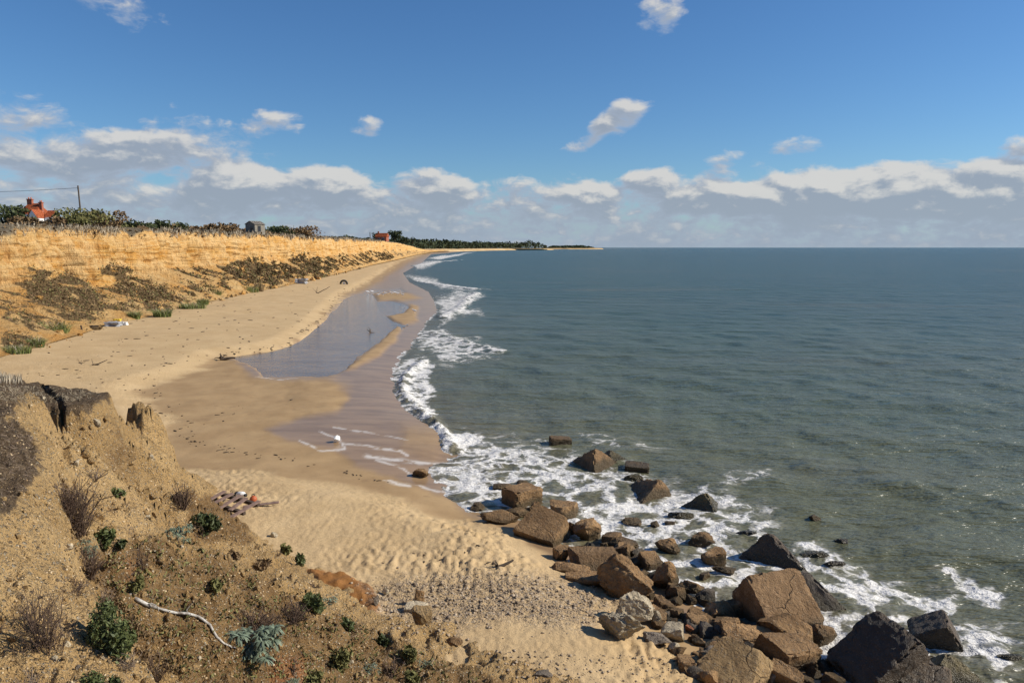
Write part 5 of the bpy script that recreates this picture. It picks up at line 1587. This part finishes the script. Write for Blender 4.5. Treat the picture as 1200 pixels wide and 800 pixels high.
def clods():
    rs = np.random.RandomState(17)
    q = np.concatenate([in_poly_px([(60, 500), (130, 490), (180, 560), (300, 650), (470, 745), (600, 800), (220, 815), (100, 640)], 420, rs), in_poly_px([(0, 560), (60, 560), (100, 700), (200, 810), (0, 810)], 160, rs)])
    P = hit(q[:, 0], q[:, 1])
    CL0, F0 = ICO[2]
    V0 = CL0
    Vs, Fs = [], []
    for i, p in enumerate(P):
        sz = (.012 + .065 * rs.rand() ** 4) * np.clip(p[1] / 10, .4, 1.3)
        V0 = CL0.copy()
        for _ in range(5):
            nn = rs.normal(size=3); nn /= np.linalg.norm(nn)
            V0 -= np.maximum(V0 @ nn - rs.uniform(.35, .7), 0)[:, None] * nn
        V = V0 * sz * rs.uniform(.6, 1.3, 3) * (1 + .35 * n3(V0, 1.6, 300 + i % 37, 2))[:, None]
        Fs.append(F0 + i * len(V0)); Vs.append(V + p + np.array([0, 0, sz * .15]))
    V = np.concatenate(Vs)
    tag(obj('earth_clods', mesh_np('earth_clods', V, np.concatenate(Fs), dict(dark=np.zeros(len(V)), brown=np.full(len(V), .35), red=np.zeros(len(V)))), M['bluff']), 'crumbled earth clods lying on the bluff', kind='stuff')
    # thin low growth and dry stems over the brown ground
    for nm, poly, n, mat, a, sz, lb in [('low_weeds', [(110, 660), (200, 620), (330, 690), (480, 760), (580, 800), (230, 815), (160, 745)], 6000, 'leaf_olive', 2.8, .019, 'sparse olive weeds over the brown slope'),
                                        ('dry_stems', [(80, 560), (130, 620), (210, 600), (330, 690), (470, 750), (560, 800), (100, 815), (110, 690)], 2200, 'twig_pale', 13, .006, 'thin dry stems lying over the slope'),
                                        ('gully_weeds', [(70, 560), (92, 590), (112, 660), (160, 730), (210, 790), (175, 790), (120, 700), (86, 640)], 3400, 'leaf_scrub', 2.8, .020, 'brown weeds along the rim of the near bank')]:
        q = in_poly_px(poly, n, rs)
        k = perlin(q[:, 0] / 22, q[:, 1] / 16, 88) + .3 * rs.normal(size=n)
        q = q[k > .08]
        P = hit(q[:, 0], q[:, 1]); n = len(P)
        d = np.stack([rs.normal(.2, .5, n), rs.normal(-.1, .5, n), rs.uniform(.1, 1.0, n)], 1)
        V, F, t = leaves(P + np.c_[np.zeros((n, 2)), rs.uniform(0, .06, n)], sz * np.clip(P[:, 1] / 9, .5, 1.4) * rs.uniform(.6, 1.5, n), rs, 0, a, d)
        tag(obj(nm, mesh_np(nm, V, F, {'tint': t}, False), M[mat]), lb, kind='stuff')
clods()

# ================================================================== VEGETATION ON THE CLIFF
for px, py, w, h, lb in [(62, 392, 36, 14, 'widest green grass tuft at the left foot of the cliff'), (42, 405, 18, 9, 'low green tuft in front of the widest one'), (20, 412, 30, 8, 'dark green tuft at the left edge of the picture'),
                         (190, 370, 20, 8, 'rounded green tuft standing alone on the beach'), (196, 361, 10, 6, 'grey-green tuft behind the rounded lone tuft'), (222, 351, 20, 9, 'green tuft below the brown slope scrub'), (226, 361, 30, 6, 'long low green patch at the slope foot'),
                         (238, 356, 12, 6, 'small green tuft right of the long low patch'), (252, 348, 14, 7, 'dark green tuft near the dark litter'), (288, 342, 30, 7, 'long bright green tuft mid cliff foot'), (158, 373, 12, 8, 'thin olive tuft beside the grey sheet')]:
    x, y = PZ(px, py, 1.30)
    s = float(y) / FPX
    grass_tuft((float(x), float(y), max(1.2, float(beach_z(x, y)[0]))), w * s, h * s * 1.25, lb, 420, .022)

def cliff_scrub():
    rs = np.random.RandomState(21)
    X, Y, Z, veg, t = CL['X'], CL['Y'], CL['Z'], CL['veg'], CL['t']
    i, j = np.where((veg > .30) & (t < 1) & (Y < 420) & (Y > 36))
    ds = np.gradient(Y[:, 0])
    wgt = ds[i] * .12 * veg[i, j]
    for nm, mat, n, up, lo, hi, lb in [('slope_scrub', 'leaf_scrub', 34000, .45, .05, .15, 'brown scrub covering the slipped slopes of the cliff'), ('slope_weeds', 'leaf_olive', 13000, .35, .05, .14, 'olive weeds among the slope scrub')]:
        k = rs.choice(len(i), n, p=wgt / wgt.sum())
        C = np.c_[X[i[k], j[k]], Y[i[k], j[k]], Z[i[k], j[k]]] + np.c_[rs.uniform(0, .35, n), rs.normal(0, .18, n), rs.uniform(0, .45, n) * np.clip(.5 + perlin(Y[i[k], j[k]] * 1.2, Z[i[k], j[k]] * 1.2, 5), .1, 1)]
        V, F, tt = leaves(C, rs.uniform(lo, hi, n) * np.clip(C[:, 1] / 70, .8, 2.2), rs, up, 1.7)
        tag(obj(nm, mesh_np(nm, V, F, {'tint': tt}, False), M[mat]), lb, kind='stuff')
    # fringe of bleached grass and hanging roots along the edge
    n = 13000
    y = np.exp(rs.uniform(np.log(38), np.log(420), n))
    dn = np.clip(.45 + 1.1 * perlin(y * .35, 0 * y, 77), .03, 1)
    y = y[rs.rand(n) < dn]; n = len(y)
    hang = rs.rand(n) < .45
    tx = np.array([np.interp(yy, Y[:, 0], X[:, 91]) for yy in y]); tz = np.interp(y, Y[:, 0], Z[:, 91])
    C = np.c_[tx + np.where(hang, rs.uniform(.05, .30, n), rs.uniform(-1.4, .05, n)), y, tz + np.where(hang, rs.uniform(-.75, .05, n), rs.uniform(0, .25, n))]
    d = np.stack([rs.normal(0, .25, n), rs.normal(0, .25, n), np.where(hang, -1.0, 1.0)], 1)
    sz = rs.uniform(.02, .07, n) * np.clip(y / 60, .8, 3)
    V, F, tt = leaves(C, sz, rs, 0, 7, d)
    tag(obj('edge_grass', mesh_np('edge_grass', V, F, {'tint': tt}, False), M['straw']), 'bleached grass and roots fringing the cliff edge', kind='stuff')
    n = 2600
    y = np.exp(rs.uniform(np.log(38), np.log(420), n))
    tx = np.interp(y, Y[:, 0], X[:, 91]); tz = np.interp(y, Y[:, 0], Z[:, 91])
    C = np.c_[tx + rs.uniform(-1.2, .25, n), y, tz + rs.uniform(-.8, .25, n)]
    V, F, tt = leaves(C, rs.uniform(.12, .3, n) * np.clip(y / 70, .8, 2.2), rs, -.2, 1.8)
    tag(obj('edge_scrub', mesh_np('edge_scrub', V, F, {'tint': tt}, False), M['leaf_scrub']), 'dark scrub trailing over the cliff edge', kind='stuff')
cliff_scrub()
def cliff_debris():
    rs = np.random.RandomState(33)
    n = 620
    y = np.exp(rs.uniform(np.log(40), np.log(260), n))
    X, Y, Z = CL['X'], CL['Y'], CL['Z']
    r = np.searchsorted(Y[:, 0], y).clip(0, len(Y) - 1)
    j = (rs.rand(n) ** 1.6 * 40).astype(int)
    V0, F0 = ICO[1]
    P = np.c_[X[r, j] + rs.uniform(-.2, .8, n) * (j < 4), Y[r, j], Z[r, j]]
    P[:, 2] = np.where(j < 4, np.maximum(P[:, 2] - .05, beach_z(P[:, 0], P[:, 1])), P[:, 2])
    sz = (.05 + .38 * rs.rand(n) ** 4) * np.clip(y / 70, .8, 1.8)
    V = V0[None] * sz[:, None, None] * rs.uniform(.6, 1.3, (n, 1, 3)) * (1 + .25 * rs.normal(size=(n, len(V0), 1))) + P[:, None]
    F = (F0[None] + (np.arange(n) * len(V0))[:, None, None]).reshape(-1, 3)
    m = n * len(V0)
    tag(obj('cliff_debris', mesh_np('cliff_debris', V.reshape(-1, 3), F, dict(veg=np.repeat((rs.rand(n) < .35) * .8, len(V0)), turf=np.zeros(m), talus=np.full(m, .4)), False), M['cliff']), 'fallen lumps of sand and turf at the cliff foot', kind='stuff')
cliff_debris()

# clifftop bushes, the main ones first
bush(18, 76, 54, 239, 'dark green clifftop bush at the left edge, in front of the red-roofed house', 'leaf_dark', 1500, .22)
bush(33, 72, 34, 254, 'grey-brown clifftop bush below the red-roofed house', 'leaf_scrub', 1100, .22)
bush(64, 76, 24, 253, 'small brown bush between the white gable and the big rounded bush', 'leaf_scrub', 600, .20)
bush(92, 80, 62, 243, 'big rounded clifftop bush under the utility pole', 'leaf_olive', 1600, .22)
bush(118, 80, 54, 247, 'brown bush leaning right of the big rounded bush', 'leaf_scrub', 1200, .22)
bush(140, 78, 12, 256, 'tiny brown clifftop bush right of the big rounded bush', 'leaf_scrub', 300, .18)
bush(167, 88, 28, 258, 'low dome-shaped dark green clifftop bush', 'leaf_dark', 700, .24)
bush(192, 92, 22, 258, 'second low dome-shaped dark green bush, right of the first', 'leaf_dark', 600, .24)
bush(214, 96, 16, 261, 'small dark green bush ending the row of domes', 'leaf_dark', 400, .24)
bush(325, 150, 32, 265, 'dark green bushes just right of the little shed', 'leaf_dark', 900, .36)
bush(352, 172, 44, 265, 'broad grey-brown scrub mound right of the little shed', 'leaf_scrub', 1300, .40)
bush(258, 128, 40, 262, 'grey-brown scrub mound left of the little shed', 'leaf_scrub', 1200, .34)
g = 'low scrub along the clifftop'
for k in range(46):
    px = 128 + 285 * (k + rnd.uniform(-.4, .4)) / 46 if k < 36 else rnd.uniform(0, 128)
    # just behind the cliff edge as seen from the beach
    D = 60.0
    for D in np.geomspace(55, 500, 120):
        if PD(px, 290, D)[0] > cliff_top_x(D) - .3: continue
        break
    # the edge line runs away from us: step back a little beyond it
    D = 60.0
    while PD(px, 290, D)[0] > float(cliff_top_x(D)) - 3.2 and D < 500: D *= 1.01
    D *= rnd.uniform(1.0, 1.12)
    s = FPX / D
    z0 = plateau_z(0, D)
    hh = rnd.uniform(.4, 1.1) if px > 66 else rnd.uniform(.3, .7)
    top = 290 - (z0 + hh - CH) * s
    bush(px, D, rnd.uniform(2.2, 4.8) * s, top, 'low grey-brown scrub bush along the clifftop edge', 'leaf_scrub' if rnd.rand() < .75 else 'leaf_olive', 300, .10 + .0016 * D, g, name='clifftop_scrub')

# ================================================================== BUILDINGS, POLES, FAR TREES
def prism(name, x0, x1, y0, y1, z0, z1, ridge, axis, mat, parent, over=.25, thick=.18, hip=0.0):
    """pitched roof as two thick slabs closed at the ends; ridge along x or y, optional hips"""
    bm = bmesh.new()
    if axis == 'x':
        ym = (y0 + y1) / 2
        P = [(x0 - over, y0 - over, z1), (x1 + over, y0 - over, z1), (x1 + over, y1 + over, z1), (x0 - over, y1 + over, z1), (x0 - over + hip, ym, ridge), (x1 + over - hip, ym, ridge)]
        Fc = [(0, 1, 5, 4), (2, 3, 4, 5), (3, 0, 4), (1, 2, 5)]
    else:
        xm = (x0 + x1) / 2
        P = [(x0 - over, y0 - over, z1), (x1 + over, y0 - over, z1), (x1 + over, y1 + over, z1), (x0 - over, y1 + over, z1), (xm, y0 - over + hip, ridge), (xm, y1 + over - hip, ridge)]
        Fc = [(0, 3, 5, 4), (1, 4, 5, 2)] + ([(0, 4, 1), (2, 5, 3)] if hip else [])
        if not hip: pass
    vs = [bm.verts.new(p) for p in P]
    for f in Fc: bm.faces.new([vs[i] for i in f])
    r = bmesh.ops.solidify(bm, geom=bm.faces[:], thickness=thick)
    bmesh.ops.recalc_face_normals(bm, faces=bm.faces[:])
    me = bpy.data.meshes.new(name); bm.to_mesh(me); bm.free()
    return obj(name, me, M[mat], parent)
def walls(name, x0, x1, y0, y1, z0, z1, mat, parent, gable=None, axis='y'):
    """four walls, with pointed ends when a gable height is given"""
    bm = bmesh.new()
    b = [bm.verts.new(p) for p in ((x0, y0, z0), (x1, y0, z0), (x1, y1, z0), (x0, y1, z0))]
    t = [bm.verts.new(p) for p in ((x0, y0, z1), (x1, y0, z1), (x1, y1, z1), (x0, y1, z1))]
    if gable and axis == 'y':
        xm = (x0 + x1) / 2
        g0, g1 = bm.verts.new((xm, y0, gable)), bm.verts.new((xm, y1, gable))
        bm.faces.new((b[0], b[1], t[1], g0, t[0])); bm.faces.new((b[2], b[3], t[3], g1, t[2]))
        bm.faces.new((b[1], b[2], t[2], t[1])); bm.faces.new((b[3], b[0], t[0], t[3]))
    elif gable:
        ym = (y0 + y1) / 2
        g0, g1 = bm.verts.new((x0, ym, gable)), bm.verts.new((x1, ym, gable))
        bm.faces.new((b[3], b[0], t[0], g0, t[3])); bm.faces.new((b[1], b[2], t[2], g1, t[1]))
        bm.faces.new((b[0], b[1], t[1], t[0])); bm.faces.new((b[2], b[3], t[3], t[2]))
    else:
        for i in range(4): bm.faces.new((b[i], b[(i + 1) % 4], t[(i + 1) % 4], t[i]))
    bmesh.ops.recalc_face_normals(bm, faces=bm.faces[:])
    me = bpy.data.meshes.new(name); bm.to_mesh(me); bm.free()
    return obj(name, me, M[mat], parent)
def opening(x, y, z, w, h, parent, name='window', frame='wall_white', face='y'):
    d = (w, .08, h) if face == 'y' else (.08, w, h)
    f = beam(name, d, (x, y, z), (0, 0, 0), frame, parent, bev=.02)
    d2 = (w * .84, .03, h * .86) if face == 'y' else (.03, w * .84, h * .86)
    beam('pane', d2, (0, -.05, 0) if face == 'y' else (.05, 0, 0), (0, 0, 0), 'glass', f)
    return f
def house():
    D = 200.0
    x = float(PD(40, 290, D)[0])
    o = tag(empty('white_house', (x, D, 10.5)), 'white house with orange-red tiled roof and brick chimneys behind the clifftop bushes', 'house')
    walls('wall', -3.6, 1.4, 0, 6, -.5, 6.4, 'wall_white', o)
    prism('roof', -3.6, 1.4, 0, 6, 0, 6.35, 9.3, 'x', 'roof_red', o, .35, .2, 1.6)
    walls('gable_wall', .1, 2.7, -2.0, 2.0, -.5, 5.3, 'wall_white', o, 7.35)
    prism('gable_roof', .1, 2.7, -2.0, 2.0, 0, 5.25, 7.5, 'y', 'roof_red', o, .2, .15)
    walls('wing_wall', 2.75, 4.7, 1.0, 5.0, -.5, 5.6, 'wall_white', o, 7.2, 'x')
    prism('wing_roof', 2.75, 4.7, 1.0, 5.0, 0, 5.55, 7.4, 'x', 'roof_red', o, .15, .15)
    for cx, cy, w, zt in ((-2.0, 3, 1.3, 10.3), (1.25, 2.4, .8, 9.4)):
        c = beam('chimney', (w, .8, 3.2), (cx, cy, zt - 1.6), (0, 0, 0), 'brickwork', o)
        beam('chimney_cap', (w + .25, 1.0, .22), (0, 0, 1.62), (0, 0, 0), 'brickwork', c)
        for k in (-.25, .25):
            beam('chimney_pot', (.26, .26, .5), (k * w, 0, 1.95), (0, 0, 0), 'roof_red', c, bev=.08)
    opening(1.4, -2.03, 4.4, .8, 1.1, o)
    opening(-1.6, -.03, 5.2, .9, 1.1, o)
    opening(-2.9, -.03, 5.2, .9, 1.1, o)
    opening(3.7, .97, 4.6, .7, 1.0, o)
house()
def utility_pole(px, D, top, label, arm=True, base=None):
    x = float(PD(px, 290, D)[0]); zt = float(PD(px, top, D)[2]); z0 = plateau_z(x, D) if base is None else base
    o = tag(empty('utility_pole', (x, D, z0)), label, 'pole')
    part_twigs('mast', [([(0, 0, -.5), (0.02, 0, (zt - z0) * .5), (-.05, 0, zt - z0)], .11 * max(1, D / 180), .08 * max(1, D / 180))], 'bark', o, 8)
    if arm:
        for k in (0, 1): beam('insulator', (.08, .08, .16), (-.10, 0, zt - z0 - .12 - .3 * k), (0, 0, 0), 'wire', o, bev=.02)
    return x, zt
px_, zt_ = utility_pole(97, 92, 217.5, 'tall leaning utility pole above the big rounded bush')
L = np.linspace(0, 1, 15)
V, F = tubes([(np.c_[px_ - .08 - 34 * L, 92 + 4 * L, zt_ - .28 - 1.5 * L * (1 - L) - .2 * L], .022, .022)], 5)
tag(obj('overhead_wire', mesh_np('overhead_wire', V, F), M['wire']), 'overhead wire running left from the utility pole', 'wire')
utility_pole(434, 430, 272, 'distant thin pole on the far clifftop', False)

def shed():
    D = 150.0
    x = float(PD(300, 290, D)[0])
    z = plateau_z(x, D)
    o = tag(empty('wooden_shed', (x, D, z), R(-28)), 'small grey-green shed with pale pitched roof on the clifftop', 'shed')
    walls('wall', -1.3, 1.3, -1.3, 1.3, -.4, 1.55, 'shed', o, 2.2)
    prism('roof', -1.3, 1.3, -1.3, 1.3, 0, 1.58, 2.28, 'y', 'roof_grey', o, .18, .09)
    opening(.45, -1.33, .85, .7, .75, o, 'window', 'shed')
    opening(1.33, -.2, .75, .85, 1.3, o, 'door', 'shed', 'x')
shed()
def farm():
    D = 440.0
    x = float(PD(448, 290, D)[0])
    o = tag(empty('red_roofed_barn', (x, D, plateau_z(x, D)), R(-12)), 'distant low barn with red roof on the far clifftop', 'barn')
    walls('wall', -3.4, 3.4, -2, 2, -.5, 2.2, 'brickwork', o, 4.2, 'x')
    prism('roof', -3.4, 3.4, -2, 2, 0, 2.25, 4.4, 'x', 'roof_red', o, .3, .2)
    beam('chimney', (.8, .7, 1.6), (-2.2, 0, 4.6), (0, 0, 0), 'brickwork', o)
    opening(-1.2, -2.03, 1.1, 1.0, .9, o)
    opening(1.4, -2.03, 1.0, 1.2, 1.6, o, 'door')
farm()
for px, D, w, h, lb in [(442, 455, 5.5, 6.0, 'dark tree behind the distant red-roofed barn'), (463, 565, 11, 9.5, 'broad round tree right of the distant red-roofed barn'), (484, 760, 5, 9.5, 'narrow tree standing apart on the far clifftop'),
                        (472, 620, 8, 5.5, 'low tree between the broad round tree and the narrow one')]:
    x = float(PD(px, 290, D)[0])
    tree((x, D, plateau_z(x, D)), w, h, lb, None, 'leaf_wood', 700, w * .09)
for k in range(26):
    px = rnd.uniform(392, 520); D = rnd.uniform(330, 480) if px < 440 else rnd.uniform(600, 1000)
    x = float(PD(px, 290, D)[0])
    if x > float(cliff_top_x(D)) - 3: x = float(cliff_top_x(D)) - rnd.uniform(4, 22)
    bush(600 + FPX * x / D, D, FPX / D * rnd.uniform(8, 16), 290 - FPX / D * (plateau_z(x, D) + rnd.uniform(1.0, 2.4) - CH), 'distant dark hedge scrub on the far clifftop', 'leaf_wood', 220, .9, 'far clifftop scrub', name='far_scrub')

def wood(name, poly, z0, h, n, sz, label, seed):
    rs = np.random.RandomState(seed)
    P = np.array(poly, float)
    pts = np.zeros((0, 2))
    while len(pts) < n:
        q = np.c_[rs.uniform(P[:, 0].min(), P[:, 0].max(), n * 3), rs.uniform(P[:, 1].min(), P[:, 1].max(), n * 3)]
        pts = np.r_[pts, q[inside(q[:, 0], q[:, 1], poly)]]
    pts = pts[:n]
    top = h * (.78 + .30 * fbm(pts[:, 0] * .012, pts[:, 1] * .012, 3, seed) + .16 * perlin(pts[:, 0] * .06, pts[:, 1] * .06, seed + 3))
    top *= ss(sdf(pts[:, 0], pts[:, 1], poly), -4, 22) * .5 + .5
    z = z0 + top * rs.uniform(.0, 1, n) ** .45
    V, F, t = leaves(np.c_[pts, z], sz * rs.uniform(.6, 1.4, n), rs, .3, 1.3)
    t = np.clip(.55 * t + .45 * np.repeat(np.clip(.5 + perlin(pts[:, 0] * .05, pts[:, 1] * .05, seed + 5), 0, 1), 4), 0, 1)
    tag(obj(name, mesh_np(name, V, F, {'tint': t}, False), M['leaf_wood']), label, kind='stuff')
wood('far_wood', [(-520, 1330), (-300, 1260), (-190, 1340), (-160, 1560), (-100, 2010), (10, 2370), (108, 2430), (120, 2520), (40, 2600), (-500, 2500)], 3.0, 24.0, 24000, 4.4, 'dark wood covering the low headland', 61)
wood('far_headland_wood', [(170, 3360), (260, 3340), (330, 3370), (380, 3450), (330, 3560), (170, 3560)], 3.5, 13.0, 3000, 5.5, 'dark wood on the farthest point of land', 67)
scene.cycles.use_denoising = True
world.cycles.sampling_method = 'MANUAL'
world.cycles.sample_map_resolution = 256
scene.cycles.sample_clamp_direct = 2.5
scene.cycles.sample_clamp_indirect = 4.0
scene.cycles.diffuse_bounces = 2
scene.cycles.max_bounces = 6
